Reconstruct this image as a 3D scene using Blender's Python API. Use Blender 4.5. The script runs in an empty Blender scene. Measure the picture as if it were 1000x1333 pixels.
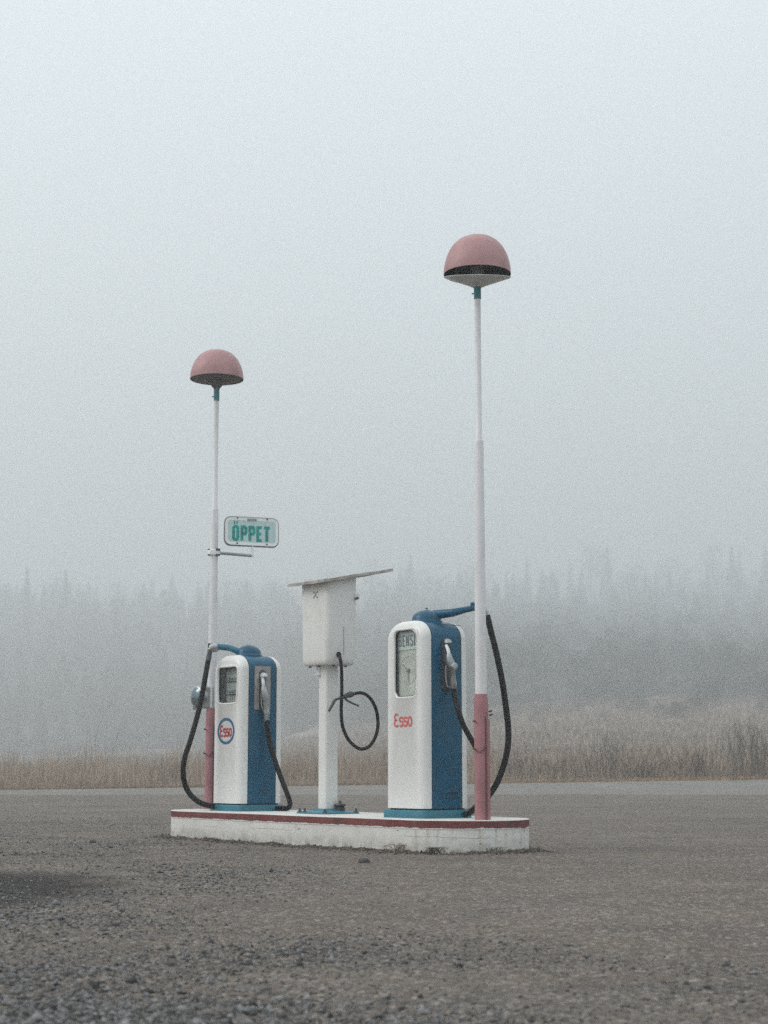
import bpy, math, random
import numpy as np
from mathutils import Vector, Matrix, noise
random.seed(7)
rng = np.random.default_rng(7)
R = math.radians
S = bpy.context.scene
COL = S.collection

# ------------------------------------------------------------------ camera geometry
F, HZ = 2160.0, 1002.0                      # focal length and horizon in pixels of the 1000x1333 photograph
TILT = math.atan((HZ - 666.5) / F)
IH = 0.267                                   # island height
CAMH = IH + 0.391
CAM = Vector((0, 0, CAMH))

def ray(px, py):
    r = (px - 500) / F; u = (666.5 - py) / F
    return Vector((r, math.cos(TILT) - u * math.sin(TILT), math.sin(TILT) + u * math.cos(TILT)))
def at_y(px, py, Y):
    d = ray(px, py); return CAM + d * (Y / d.y)
def at_z(px, py, z):
    d = ray(px, py); return CAM + d * ((z - CAMH) / d.z)
def at_plane(px, py, p, n):
    d = ray(px, py); return CAM + d * ((p - CAM).dot(n) / d.dot(n))

# island frame: local +x runs along the island towards the camera's right, local -y faces the camera's left
TH = R(53)
AX = Vector((math.cos(TH), -math.sin(TH), 0))
NX = Vector((-math.sin(TH), -math.cos(TH), 0))
IC = Vector((.63, 13.71, 0))                 # centre of the near rounded end
def isl(a, n, z=IH):
    return Vector((IC.x + AX.x * a + NX.x * n, IC.y + AX.y * a + NX.y * n, z))

# ------------------------------------------------------------------ object helpers
def tag(o, label=None, cat=None, group=None, kind=None):
    for k, v in (('label', label), ('category', cat), ('group', group), ('kind', kind)):
        if v: o[k] = v
    return o
def thing(name, loc, rz, label, cat, group=None):
    o = bpy.data.objects.new(name, None); COL.objects.link(o)
    o.location = loc; o.rotation_euler = (0, 0, rz); o.empty_display_size = .1
    return tag(o, label, cat, group)
def to_local(root, p):
    m = Matrix.Translation(root.location) @ Matrix.Rotation(root.rotation_euler.z, 4, 'Z')
    return m.inverted() @ Vector(p)

class MB:
    def __init__(s): s.v = []; s.f = []
    def add(s, vs, fs):
        b = len(s.v); s.v += [tuple(v) for v in vs]; s.f += [tuple(i + b for i in f) for f in fs]; return s
    def box(s, c, d, rz=0):
        x, y, z = d[0] / 2, d[1] / 2, d[2] / 2; cr, sr = math.cos(rz), math.sin(rz)
        vs = []
        for k in (-z, z):
            for i, j in ((-x, -y), (x, -y), (x, y), (-x, y)):
                vs.append((c[0] + i * cr - j * sr, c[1] + i * sr + j * cr, c[2] + k))
        return s.add(vs, [(3, 2, 1, 0), (4, 5, 6, 7), (0, 1, 5, 4), (1, 2, 6, 5), (2, 3, 7, 6), (3, 0, 4, 7)])
    def rings(s, rs, cap0=True, cap1=True):
        n = len(rs[0]); vs = [p for r in rs for p in r]; fs = []
        for i in range(len(rs) - 1):
            for k in range(n):
                a = i * n + k; b = i * n + (k + 1) % n
                fs.append((a, b, b + n, a + n))
        if cap0: fs.append(tuple(range(n))[::-1])
        if cap1: fs.append(tuple((len(rs) - 1) * n + k for k in range(n)))
        return s.add(vs, fs)
    def lathe(s, prof, c=(0, 0, 0), n=32, axis='z', cap0=True, cap1=True):
        rs = []
        for r, h in prof:
            ring = []
            for k in range(n):
                t = 2 * math.pi * k / n; x, y = r * math.cos(t), r * math.sin(t)
                if axis == 'z': p = (x, y, h)
                elif axis == 'x': p = (h, x, y)
                else: p = (y, h, x)
                ring.append((c[0] + p[0], c[1] + p[1], c[2] + p[2]))
            rs.append(ring)
        return s.rings(rs, cap0, cap1)
    def tube(s, pts, rad, n=10, cap=True):
        pts = [Vector(p) for p in pts]; m = len(pts)
        if not isinstance(rad, (list, tuple)): rad = [rad] * m
        t0 = (pts[1] - pts[0]).normalized()
        u = t0.orthogonal().normalized(); rs = []
        for i, p in enumerate(pts):
            t = (pts[min(i + 1, m - 1)] - pts[max(i - 1, 0)]).normalized()
            u = (u - t * u.dot(t)).normalized(); w = t.cross(u)
            rs.append([p + (u * math.cos(2 * math.pi * k / n) + w * math.sin(2 * math.pi * k / n)) * rad[i] for k in range(n)])
        return s.rings(rs, cap, cap)
    def build(s, name, mat, parent=None, smooth=35, bevel=0, bseg=2):
        me = bpy.data.meshes.new(name); me.from_pydata(s.v, [], s.f); me.update()
        import bmesh
        bm = bmesh.new(); bm.from_mesh(me)
        bmesh.ops.recalc_face_normals(bm, faces=bm.faces); bm.to_mesh(me); bm.free()
        if smooth:
            me.polygons.foreach_set('use_smooth', [True] * len(me.polygons)); me.set_sharp_from_angle(angle=R(smooth))
        for m in (mat if isinstance(mat, (list, tuple)) else [mat]): me.materials.append(m)
        o = bpy.data.objects.new(name, me); COL.objects.link(o)
        if parent is not None: o.parent = parent
        if bevel:
            b = o.modifiers.new('bevel', 'BEVEL'); b.width = bevel; b.segments = bseg; b.limit_method = 'ANGLE'; b.angle_limit = R(40)
        return o
def spline(pts, k=8):
    pts = [Vector(p) for p in pts]; out = []
    P = [pts[0] * 2 - pts[1]] + pts + [pts[-1] * 2 - pts[-2]]
    for i in range(1, len(P) - 2):
        p0, p1, p2, p3 = P[i - 1:i + 3]
        for j in range(k):
            t = j / k
            out.append(.5 * ((2 * p1) + (p2 - p0) * t + (2 * p0 - 5 * p1 + 4 * p2 - p3) * t * t + (3 * p1 - p0 - 3 * p2 + p3) * t ** 3))
    out.append(pts[-1]); return out
def rrect(w, h, r, n=6, cx=0, cz=0):
    out = []
    for sx, sz, a0 in ((1, 1, 0), (-1, 1, 90), (-1, -1, 180), (1, -1, 270)):
        for k in range(n + 1):
            a = R(a0 + 90 * k / n); out.append((cx + sx * (w / 2 - r) + r * math.cos(a), cz + sz * (h / 2 - r) + r * math.sin(a)))
    return out
def np_obj(name, V, Fa, mat, smooth=False):
    me = bpy.data.meshes.new(name); nv, nf, k = len(V), len(Fa), Fa.shape[1]
    me.vertices.add(nv); me.vertices.foreach_set('co', V.astype(np.float32).ravel())
    me.loops.add(nf * k); me.loops.foreach_set('vertex_index', Fa.astype(np.int32).ravel())
    me.polygons.add(nf); me.polygons.foreach_set('loop_start', np.arange(0, nf * k, k, dtype=np.int32))
    me.update(calc_edges=True)
    if smooth: me.polygons.foreach_set('use_smooth', np.ones(nf, dtype=bool))
    me.materials.append(mat)
    o = bpy.data.objects.new(name, me); COL.objects.link(o); return o

# ------------------------------------------------------------------ materials
def mat(name, col, rough=.5, metal=0, var=.12, scale=6, bump=0, bscale=60, dirt=None, dirt_amt=.0, dscale=9, spec=.5, island=0, coat=0):
    m = bpy.data.materials.new(name); m.use_nodes = True; nt = m.node_tree; N = nt.nodes; L = nt.links
    b = N['Principled BSDF']; b.inputs['Roughness'].default_value = rough; b.inputs['Metallic'].default_value = metal
    b.inputs['Specular IOR Level'].default_value = spec; b.inputs['Coat Weight'].default_value = coat
    tc = N.new('ShaderNodeTexCoord'); nz = N.new('ShaderNodeTexNoise')
    nz.inputs['Scale'].default_value = scale; nz.inputs['Detail'].default_value = 5; L.new(tc.outputs['Object'], nz.inputs['Vector'])
    rp = N.new('ShaderNodeValToRGB'); lo = [c * (1 - var) for c in col]; hi = [min(1, c * (1 + var)) for c in col]
    rp.color_ramp.elements[0].position = .3; rp.color_ramp.elements[1].position = .7
    rp.color_ramp.elements[0].color = (*lo, 1); rp.color_ramp.elements[1].color = (*hi, 1)
    L.new(nz.outputs['Fac'], rp.inputs['Fac']); out = rp.outputs['Color']
    if island:
        g = N.new('ShaderNodeNewGeometry'); mr = N.new('ShaderNodeMapRange'); mr.inputs['To Min'].default_value = 1 - island; mr.inputs['To Max'].default_value = 1 + island
        L.new(g.outputs['Random Per Island'], mr.inputs['Value'])
        vm = N.new('ShaderNodeVectorMath'); vm.operation = 'SCALE'; L.new(out, vm.inputs[0]); L.new(mr.outputs[0], vm.inputs['Scale']); out = vm.outputs[0]
    if dirt:
        n2 = N.new('ShaderNodeTexNoise'); n2.inputs['Scale'].default_value = dscale; n2.inputs['Detail'].default_value = 8; n2.inputs['Roughness'].default_value = .7
        mp = N.new('ShaderNodeMapping'); mp.inputs['Scale'].default_value = (1, 1, .45); L.new(tc.outputs['Object'], mp.inputs['Vector']); L.new(mp.outputs[0], n2.inputs['Vector'])
        r2 = N.new('ShaderNodeMapRange'); r2.inputs['From Min'].default_value = .52; r2.inputs['From Max'].default_value = .75; r2.inputs['To Max'].default_value = dirt_amt
        L.new(n2.outputs['Fac'], r2.inputs['Value']); mx = N.new('ShaderNodeMix'); mx.data_type = 'RGBA'
        L.new(r2.outputs[0], mx.inputs['Factor']); L.new(out, mx.inputs['A']); mx.inputs['B'].default_value = (*dirt, 1); out = mx.outputs['Result']
    L.new(out, b.inputs['Base Color'])
    if bump:
        n3 = N.new('ShaderNodeTexNoise'); n3.inputs['Scale'].default_value = bscale; n3.inputs['Detail'].default_value = 4; L.new(tc.outputs['Object'], n3.inputs['Vector'])
        bp = N.new('ShaderNodeBump'); bp.inputs['Strength'].default_value = bump; bp.inputs['Distance'].default_value = .01
        L.new(n3.outputs['Fac'], bp.inputs['Height']); L.new(bp.outputs[0], b.inputs['Normal'])
    return m
WHITE = mat('white_enamel', (.74, .735, .72), .34, var=.03, scale=3, dirt=(.38, .34, .28), dirt_amt=.22, bump=.05, bscale=25)
POLEW = mat('white_pole_paint', (.70, .69, .70), .5, var=.05, scale=5, dirt=(.36, .33, .30), dirt_amt=.35)
BLUE = mat('blue_enamel', (.0004, .078, .150), .34, var=.12, scale=4, dirt=(.02, .045, .065), dirt_amt=.5, bump=.06, bscale=30, spec=.35)
TEAL = mat('teal_paint', (.013, .15, .215), .45, var=.15, scale=7, dirt=(.06, .08, .08), dirt_amt=.6)
COLLAR = mat('collar_teal_paint', (.02, .18, .21), .45, var=.2, scale=25)
PINK = mat('faded_pink_paint', (.36, .165, .18), .62, var=.13, scale=5, dirt=(.24, .10, .10), dirt_amt=.55, bump=.08, bscale=40, spec=.3)
DOME = mat('faded_pink_dome', (.405, .222, .225), .5, var=.14, scale=7, dirt=(.47, .32, .31), dirt_amt=.6, spec=.35)
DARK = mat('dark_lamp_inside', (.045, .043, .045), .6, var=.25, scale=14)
DISHL = mat('grey_dish_enamel', (.60, .62, .62), .32, var=.12, scale=9)
DISHD = mat('dark_dish_enamel', (.10, .095, .095), .5, var=.3, scale=12)
RUBBER = mat('black_rubber', (.009, .0075, .0085), .55, var=.3, scale=20, spec=.2)
GASKET = mat('black_gasket', (.012, .012, .013), .6)
STEEL = mat('worn_steel', (.40, .41, .42), .42, metal=.85, var=.2, scale=22, dirt=(.2, .19, .18), dirt_amt=.6)
CHROME = mat('bright_steel', (.62, .63, .64), .22, metal=1, var=.1, scale=30)
GREYM = mat('grey_metal_plate', (.30, .28, .27), .5, metal=.25, var=.18, scale=18, dirt=(.15, .13, .12), dirt_amt=.6)
DKMETAL = mat('dark_metal', (.07, .07, .072), .5, metal=.5, var=.3, scale=30)
RUST = mat('rusty_bolt', (.10, .055, .04), .8, var=.4, scale=40)
CREAM = mat('dial_cream', (.62, .61, .56), .6, var=.14, scale=9, dirt=(.36, .35, .31), dirt_amt=.6)
PLATE = mat('dial_plate_white', (.62, .65, .64), .5, var=.05)
COUNTERF = mat('counter_face', (.42, .42, .41), .55, var=.1, scale=14)
INK = mat('black_ink', (.07, .075, .08), .6)
HEADER = mat('faded_grey_ink', (.17, .19, .195), .6, var=.3, scale=30)
RED = mat('red_lettering', (.36, .022, .035), .5, var=.15, scale=40)
REDF = mat('faded_red_lettering', (.56, .10, .10), .5, var=.22, scale=45)
RINGB = mat('blue_ring_paint', (.008, .10, .23), .45)
SIGNW = mat('sign_white_frame', (.84, .85, .85), .45, var=.05)
SIGNP = mat('sign_pale_panel', (.50, .645, .635), .45, var=.06, scale=9)
SIGNT = mat('sign_teal_lettering', (.008, .29, .26), .5, var=.35, scale=16)
ROOF = mat('weathered_fibre_sheet', (.40, .375, .345), .85, var=.22, scale=8, dirt=(.10, .065, .055), dirt_amt=.85, dscale=14, bump=.3, bscale=50)
CABW = mat('cream_white_cabinet_paint', (.70, .69, .665), .42, var=.04, scale=3, dirt=(.42, .39, .34), dirt_amt=.3, bump=.05, bscale=30)
LENS = mat('lamp_lens', (.16, .22, .24), .12, metal=.5, var=.3, scale=8)

def glass():
    m = bpy.data.materials.new('window_glass'); m.use_nodes = True; nt = m.node_tree; N = nt.nodes; L = nt.links
    N.remove(N['Principled BSDF']); t = N.new('ShaderNodeBsdfTransparent'); g = N.new('ShaderNodeBsdfGlossy'); g.inputs['Roughness'].default_value = .06
    t.inputs['Color'].default_value = (.93, .95, .945, 1)
    fr = N.new('ShaderNodeFresnel'); fr.inputs['IOR'].default_value = 1.35; ge = N.new('ShaderNodeNewGeometry'); iv = N.new('ShaderNodeMath'); iv.operation = 'SUBTRACT'; iv.inputs[0].default_value = 1; L.new(ge.outputs['Backfacing'], iv.inputs[1]); ml = N.new('ShaderNodeMath'); ml.operation = 'MULTIPLY'; L.new(fr.outputs[0], ml.inputs[0]); L.new(iv.outputs[0], ml.inputs[1])
    mx = N.new('ShaderNodeMixShader'); L.new(ml.outputs[0], mx.inputs[0]); L.new(t.outputs[0], mx.inputs[1]); L.new(g.outputs[0], mx.inputs[2])
    L.new(mx.outputs[0], N['Material Output'].inputs['Surface']); return m
GLASS = glass()

# ------------------------------------------------------------------ lettering as thin strokes
def ell(cx, cz, rx, rz, a0, a1, n=14):
    return [(cx + rx * math.cos(R(a0 + (a1 - a0) * k / n)), cz + rz * math.sin(R(a0 + (a1 - a0) * k / n))) for k in range(n + 1)]
EPS = ell(.30, .755, .25, .235, 35, 268, 16) + ell(.30, .26, .29, .26, 95, 325, 18)
SLET = ell(.24, .555, .21, .165, 25, 262, 14) + ell(.24, .205, .22, .195, 85, -145, 16)
GLY = {   # width, list of (points, closed)
    'e': (.62, [(EPS, False)]),
    's': (.50, [(SLET, False)]),
    'o': (.58, [(ell(.28, .37, .22, .36, 0, 360, 26)[:-1], True)]),
    'B': (.62, [([(.1, 0), (.1, 1), (.36, 1), (.47, .9), (.47, .64), (.38, .53), (.1, .53)], False), ([(.36, .53), (.5, .42), (.5, .12), (.38, 0), (.03, 0)], False)]),
    'E': (.56, [([(.48, 1), (.1, 1), (.1, 0), (.48, 0)], False), ([(.1, .51), (.43, .51)], False)]),
    'N': (.66, [([(.1, -.05), (.1, 1.05)], False), ([(.1, 1), (.52, 0)], False), ([(.52, -.05), (.52, 1.05)], False)]),
    'S': (.6, [([(.5, .8), (.48, .92), (.38, 1), (.2, 1), (.1, .9), (.1, .66), (.2, .55), (.4, .46), (.5, .36), (.5, .1), (.4, 0), (.2, 0), (.1, .08), (.09, .2)], False)]),
    'I': (.26, [([(.12, -.05), (.12, 1.05)], False)]),
    'P': (.62, [([(.1, -.06), (.1, 1), (.4, 1), (.5, .9), (.5, .56), (.4, .46), (.1, .46)], False)]),
    'T': (.6, [([(0, 1), (.56, 1)], False), ([(.28, 1), (.28, -.06)], False)]),
    'Ö': (.66, [([(.2, 1), (.1, .9), (.1, .1), (.2, 0), (.42, 0), (.52, .1), (.52, .9), (.42, 1)], True), ([(.13, 1.30), (.25, 1.30)], False), ([(.37, 1.30), (.49, 1.30)], False)]),
}
def ribbon(mb, pts, w, closed, mapf, d0, th):
    P = [Vector((p[0], p[1])) for p in pts]; n = len(P); Lf, Rt = [], []
    for i in range(n):
        if closed: a, b = P[i - 1], P[(i + 1) % n]; t1 = (P[i] - a).normalized(); t2 = (b - P[i]).normalized()
        else:
            t1 = (P[i] - P[i - 1]).normalized() if i else (P[1] - P[0]).normalized(); t2 = (P[i + 1] - P[i]).normalized() if i < n - 1 else t1
        t = (t1 + t2).normalized(); nn = Vector((-t.y, t.x)); k = 1 / max(.45, nn.dot(Vector((-t1.y, t1.x))))
        Lf.append(P[i] + nn * w / 2 * k); Rt.append(P[i] - nn * w / 2 * k)
    vs = [];
    for i in range(n):
        for q, d in ((Lf[i], d0 + th), (Rt[i], d0 + th), (Rt[i], d0), (Lf[i], d0)): vs.append(mapf(q.x, q.y, d))
    fs = []
    for i in range(n if closed else n - 1):
        a = 4 * i; b = 4 * ((i + 1) % n)
        for k in range(4): fs.append((a + k, a + (k + 1) % 4, b + (k + 1) % 4, b + k))
    if not closed: fs += [(0, 1, 2, 3), (4 * n - 1, 4 * n - 2, 4 * n - 3, 4 * n - 4)]
    mb.add(vs, fs)
def text_mb(txt, mapf, W, H, stroke, d0=.0008, th=.0015, track=.08):
    """lettering filling W x H (centred at 0,0 of mapf's plane)"""
    tot = sum(GLY[c][0] for c in txt) + track * (len(txt) - 1); sx = W / tot; x = -W / 2; mb = MB(); k = 0
    for c in txt:
        w, st = GLY[c]
        for pts, cl in st:
            ribbon(mb, [(x + p[0] * sx, (p[1] - .5) * H) for p in pts], stroke, cl, mapf, d0, th + .0003 * (k % 3)); k += 1
        x += (w + track) * sx
    return mb
def plane_map(o, ux, uz, out):
    return lambda u, v, d: o + ux * u + uz * v + out * d
def annulus(mb, rx, rz, w, mapf, d0, th, n=48):
    ribbon(mb, [(rx * math.cos(2 * math.pi * k / n), rz * math.sin(2 * math.pi * k / n)) for k in range(n)], w, True, mapf, d0, th)
X, Y_, Z = Vector((1, 0, 0)), Vector((0, 1, 0)), Vector((0, 0, 1))

# ------------------------------------------------------------------ concrete island
def stadium(L, r, n=28):
    p = []
    for k in range(n + 1):
        t = -math.pi / 2 + math.pi * k / n; p.append((r * math.cos(t), r * math.sin(t)))
    for k in range(1, 24): p.append((-L * k / 24, r))
    for k in range(n + 1):
        t = math.pi / 2 + math.pi * k / n; p.append((-L + r * math.cos(t), r * math.sin(t)))
    for k in range(1, 24): p.append((-L + L * k / 24, -r))
    return p
ISL, ISR = 3.615, .55
def island_mats():
    def base(name):
        m = bpy.data.materials.new(name); m.use_nodes = True; nt = m.node_tree; N = nt.nodes; L = nt.links
        b = N['Principled BSDF']; b.inputs['Roughness'].default_value = .8; b.inputs['Specular IOR Level'].default_value = .25
        tc = N.new('ShaderNodeTexCoord'); sp = N.new('ShaderNodeSeparateXYZ'); L.new(tc.outputs['Object'], sp.inputs[0])
        def noise_(scale, det=6, mscale=None, rough=.6):
            n = N.new('ShaderNodeTexNoise'); n.inputs['Scale'].default_value = scale; n.inputs['Detail'].default_value = det; n.inputs['Roughness'].default_value = rough
            if mscale:
                mp = N.new('ShaderNodeMapping'); mp.inputs['Scale'].default_value = mscale; L.new(tc.outputs['Object'], mp.inputs[0]); L.new(mp.outputs[0], n.inputs['Vector'])
            else: L.new(tc.outputs['Object'], n.inputs['Vector'])
            return n.outputs['Fac']
        def rng_(v, a, b_, c=0, d=1):
            n = N.new('ShaderNodeMapRange'); L.new(v, n.inputs['Value'])
            for k, x in zip(('From Min', 'From Max', 'To Min', 'To Max'), (a, b_, c, d)): n.inputs[k].default_value = x
            return n.outputs[0]
        def mix(f, a, c):
            n = N.new('ShaderNodeMix'); n.data_type = 'RGBA'; L.new(f, n.inputs['Factor'])
            for s_, q in (('A', a), ('B', c)):
                if isinstance(q, tuple): n.inputs[s_].default_value = (*q, 1)
                else: L.new(q, n.inputs[s_])
            return n.outputs['Result']
        def math_(op, a, c=None):
            n = N.new('ShaderNodeMath'); n.operation = op
            for i, q in enumerate((a, c)):
                if q is None: continue
                if isinstance(q, (int, float)): n.inputs[i].default_value = q
                else: L.new(q, n.inputs[i])
            return n.outputs[0]
        return m, N, L, b, sp, noise_, rng_, mix, math_
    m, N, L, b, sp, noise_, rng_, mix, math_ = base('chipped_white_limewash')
    c = mix(rng_(noise_(2.2), .35, .7), (.62, .61, .58), (.70, .69, .66))
    c = mix(rng_(noise_(7, 9, None, .78), .52, .68, 0, .6), c, (.45, .43, .39))
    # rust streaks running down at the near end
    st = math_('MULTIPLY', math_('MULTIPLY', rng_(noise_(7, 6, (2.4, 2.4, .22), .7), .52, .72), rng_(noise_(2.5, 4), .42, .6)), math_('MULTIPLY', rng_(sp.outputs['X'], -.35, .1), rng_(sp.outputs['Z'], .03, .2, .35, 1)))
    c = mix(math_('MULTIPLY', st, .8), c, (.33, .21, .10))
    # chips
    ch = rng_(noise_(15, 7, (1, 1, 2.4), .65), .645, .66)
    c = mix(ch, c, (.20, .18, .16))
    # splashed soil along the foot, deepened to paint in some contact shadow
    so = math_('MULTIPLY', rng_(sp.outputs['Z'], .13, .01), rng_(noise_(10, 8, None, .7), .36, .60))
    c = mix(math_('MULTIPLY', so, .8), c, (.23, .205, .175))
    # one horizontal crack
    ck = math_('ADD', sp.outputs['Z'], math_('MULTIPLY', noise_(3.0, 5), .05))
    ck = math_('MULTIPLY', rng_(math_('ABSOLUTE', math_('SUBTRACT', ck, .163)), .0024, .0012), rng_(noise_(1.1, 2), .53, .57))
    c = mix(math_('MULTIPLY', ck, .7), c, (.22, .2, .18))
    L.new(c, b.inputs['Base Color'])
    bp = N.new('ShaderNodeBump'); bp.inputs['Strength'].default_value = .5; bp.inputs['Distance'].default_value = .012
    L.new(math_('SUBTRACT', noise_(16, 7), math_('MULTIPLY', math_('ADD', ch, ck), .5)), bp.inputs['Height']); L.new(bp.outputs[0], b.inputs['Normal'])
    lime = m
    m, N, L, b, sp, noise_, rng_, mix, math_ = base('island_cap_paint')
    g = N.new('ShaderNodeNewGeometry'); sn = N.new('ShaderNodeSeparateXYZ'); L.new(g.outputs['True Normal'], sn.inputs[0])
    red = mix(rng_(noise_(6), .35, .68), (.155, .042, .042), (.205, .068, .066))
    red = mix(rng_(noise_(9, 8, (1, 1, .8), .75), .50, .62, 0, .85), red, (.085, .05, .048))
    red = mix(rng_(noise_(30, 5), .68, .70), red, (.55, .5, .46))
    edge = math_('ADD', sp.outputs['Z'], math_('MULTIPLY', math_('SUBTRACT', noise_(11, 6), .5), .035))
    red = mix(rng_(edge, .205, .2035), red, (.64, .62, .59))
    top = mix(rng_(noise_(3, 7), .4, .7), (.66, .65, .62), (.58, .56, .52))
    top = mix(rng_(noise_(11, 8, None, .75), .57, .68, 0, .6), top, (.38, .35, .31))
    L.new(mix(rng_(sn.outputs['Z'], .45, .55), red, top), b.inputs['Base Color'])
    bp = N.new('ShaderNodeBump'); bp.inputs['Strength'].default_value = .4; bp.inputs['Distance'].default_value = .008
    L.new(noise_(22, 6), bp.inputs['Height']); L.new(bp.outputs[0], b.inputs['Normal'])
    return lime, m
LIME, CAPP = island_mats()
isle = thing('concrete_island', isl(0, 0, 0), -TH, 'long white limewashed concrete island with a red painted edge and rounded ends', 'island')
def wob(p, z, amp, seed):
    return [(x * (1 + 0) + amp * (noise.noise((x * 4, y * 4, seed)) ), y + amp * noise.noise((x * 4 + 9, y * 4, seed + 3)), z + (amp * .6 * noise.noise((x * 3, y * 3, seed + 7)) if z > 0 else 0)) for x, y in p]
st_ = stadium(ISL, ISR)
w_ = stadium(ISL, ISR - .004)
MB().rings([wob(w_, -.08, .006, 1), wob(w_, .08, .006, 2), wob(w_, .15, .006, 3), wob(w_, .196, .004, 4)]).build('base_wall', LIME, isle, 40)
s0 = stadium(ISL, ISR - .006)
MB().rings([wob(st_, .1965, .003, 4), wob(st_, .23, .003, 5), wob(st_, IH - .005, .003, 6), [(x, y, IH) for x, y in s0]]).build('top_slab', CAPP, isle, 40)

# ------------------------------------------------------------------ fuel pumps
PW, PD = .528, .48
def arch(w, z0, h, rx, rz, n=14, nb=9):
    """closed loop, from the bottom left corner clockwise over the top"""
    p = [(-w, z0 + (h - rz - z0) * k / 8) for k in range(8)]
    for k in range(n + 1):
        a = math.pi - math.pi / 2 * k / n; p.append((-w + rx + rx * math.cos(a), h - rz + rz * math.sin(a)))
    for k in range(n + 1):
        a = math.pi / 2 - math.pi / 2 * k / n; p.append((w - rx + rx * math.cos(a), h - rz + rz * math.sin(a)))
    p += [(w, h - rz + (z0 - h + rz) * k / 8) for k in range(1, 9)]
    p += [(w - 2 * w * k / nb, z0) for k in range(1, nb)]
    return p
def pump(root, H, hb, win, wr, depth, tilt_in):
    """H total body height, hb base height, win = (x0,x1,z0,z1) of the window"""
    w = PW / 2; rx, rz = .20, .145; yb, r, s = .158, .070, .082
    prof = lambda d: arch(w - d, hb + .012 + (0 if d < .02 else 0), H - d, rx - d * .5, rz - d * .5)
    # base plinth
    q = [[(x, y, z) for x, y in rrect(PW + .045 - 2 * e, PD + .045 - 2 * e, .05, 6)] for z, e in ((0, 0), (hb - .012, 0), (hb - .003, .004), (hb, .012))]
    MB().rings(q).build('base_plinth', TEAL, root)
    # gasket core (shows as the black seam)
    c = prof(.007); MB().rings([[(x, -yb - .0035, z) for x, z in c], [(x, yb + .006, z) for x, z in c]]).build('gasket', GASKET, root)
    MB().rings([[(x, y, z) for x, y in rrect(PW - .03, PD - .03, .06)] for z in (hb - .002, hb + .0125)]).build('bottom_seal', GASKET, root)
    # blue middle body
    c0, c1 = prof(.004), prof(0)
    body = MB().rings([[(x, -yb + .004, z) for x, z in c0], [(x, -yb + .009, z) for x, z in c1], [(x, yb - .009, z) for x, z in c1], [(x, yb - .004, z) for x, z in c0]]).build('blue_body', BLUE, root)
    # white front shell with a window moulding
    rs = [[(x, -yb - .003, z) for x, z in prof(.003)], [(x, -yb - .006, z) for x, z in prof(0)]]
    for k in range(1, 9):
        t = R(90 * k / 8); rs.append([(x, -(yb + .006 + (s - r) + r * math.sin(t)), z) for x, z in prof(r * (1 - math.cos(t)))])
    yf = yb + .006 + s
    inner = [(p[0], p[2]) for p in rs[-1]]
    wx, wz = (win[0] + win[1]) / 2, (win[2] + win[3]) / 2; ww, wh = win[1] - win[0], win[3] - win[2]
    def wring(grow, rr):
        loop = rrect(ww + 2 * grow, wh + 2 * grow, rr, 10, wx, wz); out = []
        for x, z in inner:      # ray from the window centre
            dx, dz = x - wx, z - wz; best = 0
            for i in range(len(loop)):
                ax, az = loop[i - 1]; bx, bz = loop[i]; ex, ez = bx - ax, bz - az
                den = dx * ez - dz * ex
                if abs(den) < 1e-12: continue
                t = ((ax - wx) * ez - (az - wz) * ex) / den; u = ((ax - wx) * dz - (az - wz) * dx) / den
                if t > 0 and -1e-6 <= u <= 1 + 1e-6: best = max(best, t)
            out.append((wx + dx * best, wz + dz * best))
        return out
    for g, dy in ((.020, 0), (.015, .004), (.008, .006), (.002, .0035), (-.001, -.003), (-.002, -.012)):
        rs.append([(x, -yf - dy, z) for x, z in wring(g, wr + max(g, 0) * .8)])
    MB().rings(rs, cap0=False, cap1=False).build('front_panel', WHITE, root, 50)
    # the recess behind the opening
    i0 = rrect(ww + .012, wh + .012, wr, 10, wx, wz); i1 = rrect(ww - .004 - tilt_in, wh - .01, wr, 10, wx + tilt_in * .5, wz)
    MB().rings([[(x, -yf + .014, z) for x, z in rrect(ww - .008, wh - .008, wr * .9, 10, wx, wz)], [(x, -yf + depth, z) for x, z in i1]], cap0=False, cap1=False).build('window_recess', DKMETAL if not tilt_in else GASKET, root)
    gl = rrect(ww - .012, wh - .012, wr * .85, 8, wx, wz)
    MB().rings([[(x, -yf + .020, z) for x, z in gl], [(x, -yf + .016, z) for x, z in gl]]).build('window_pane', GLASS, root)
    MB().rings([[(x, -yf + .013, z) for x, z in rrect(ww + .0, wh + .0, wr, 10, wx, wz)], [(x, -yf + .010, z) for x, z in rrect(ww - .012, wh - .012, wr * .85, 10, wx, wz)], [(x, -yf + .022, z) for x, z in rrect(ww - .012, wh - .012, wr * .85, 10, wx, wz)]], cap0=False, cap1=False).build('window_seal', GASKET, root)
    # white rear shell
    rs = [[(x, yb + .003, z) for x, z in prof(.003)], [(x, yb + .006, z) for x, z in prof(0)]]
    for k in range(1, 9):
        t = R(90 * k / 8); rs.append([(x, yb + .006 + (s - r) + r * math.sin(t), z) for x, z in prof(r * (1 - math.cos(t)))])
    MB().rings(rs).build('rear_panel', WHITE, root, 50)
    return yf, i1, body
def top_dome(root, H, r, h, Hd):
    prof = [(r * 1.06, H - .03), (r * 1.06, H + .004), (r * 1.0, H + .012), (r * .98, H + .02)]
    for k in range(1, 9):
        t = R(90 * k / 8); prof.append((max(.004, r * .98 * math.cos(t)), H + .02 + h * math.sin(t)))
    d = MB().lathe(prof, n=36).build('top_dome', BLUE, root)
    return d
def hose(root, pts, rad, name='hose'):
    return MB().tube(spline(pts, 10), rad, 12).build(name, RUBBER, root)
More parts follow.
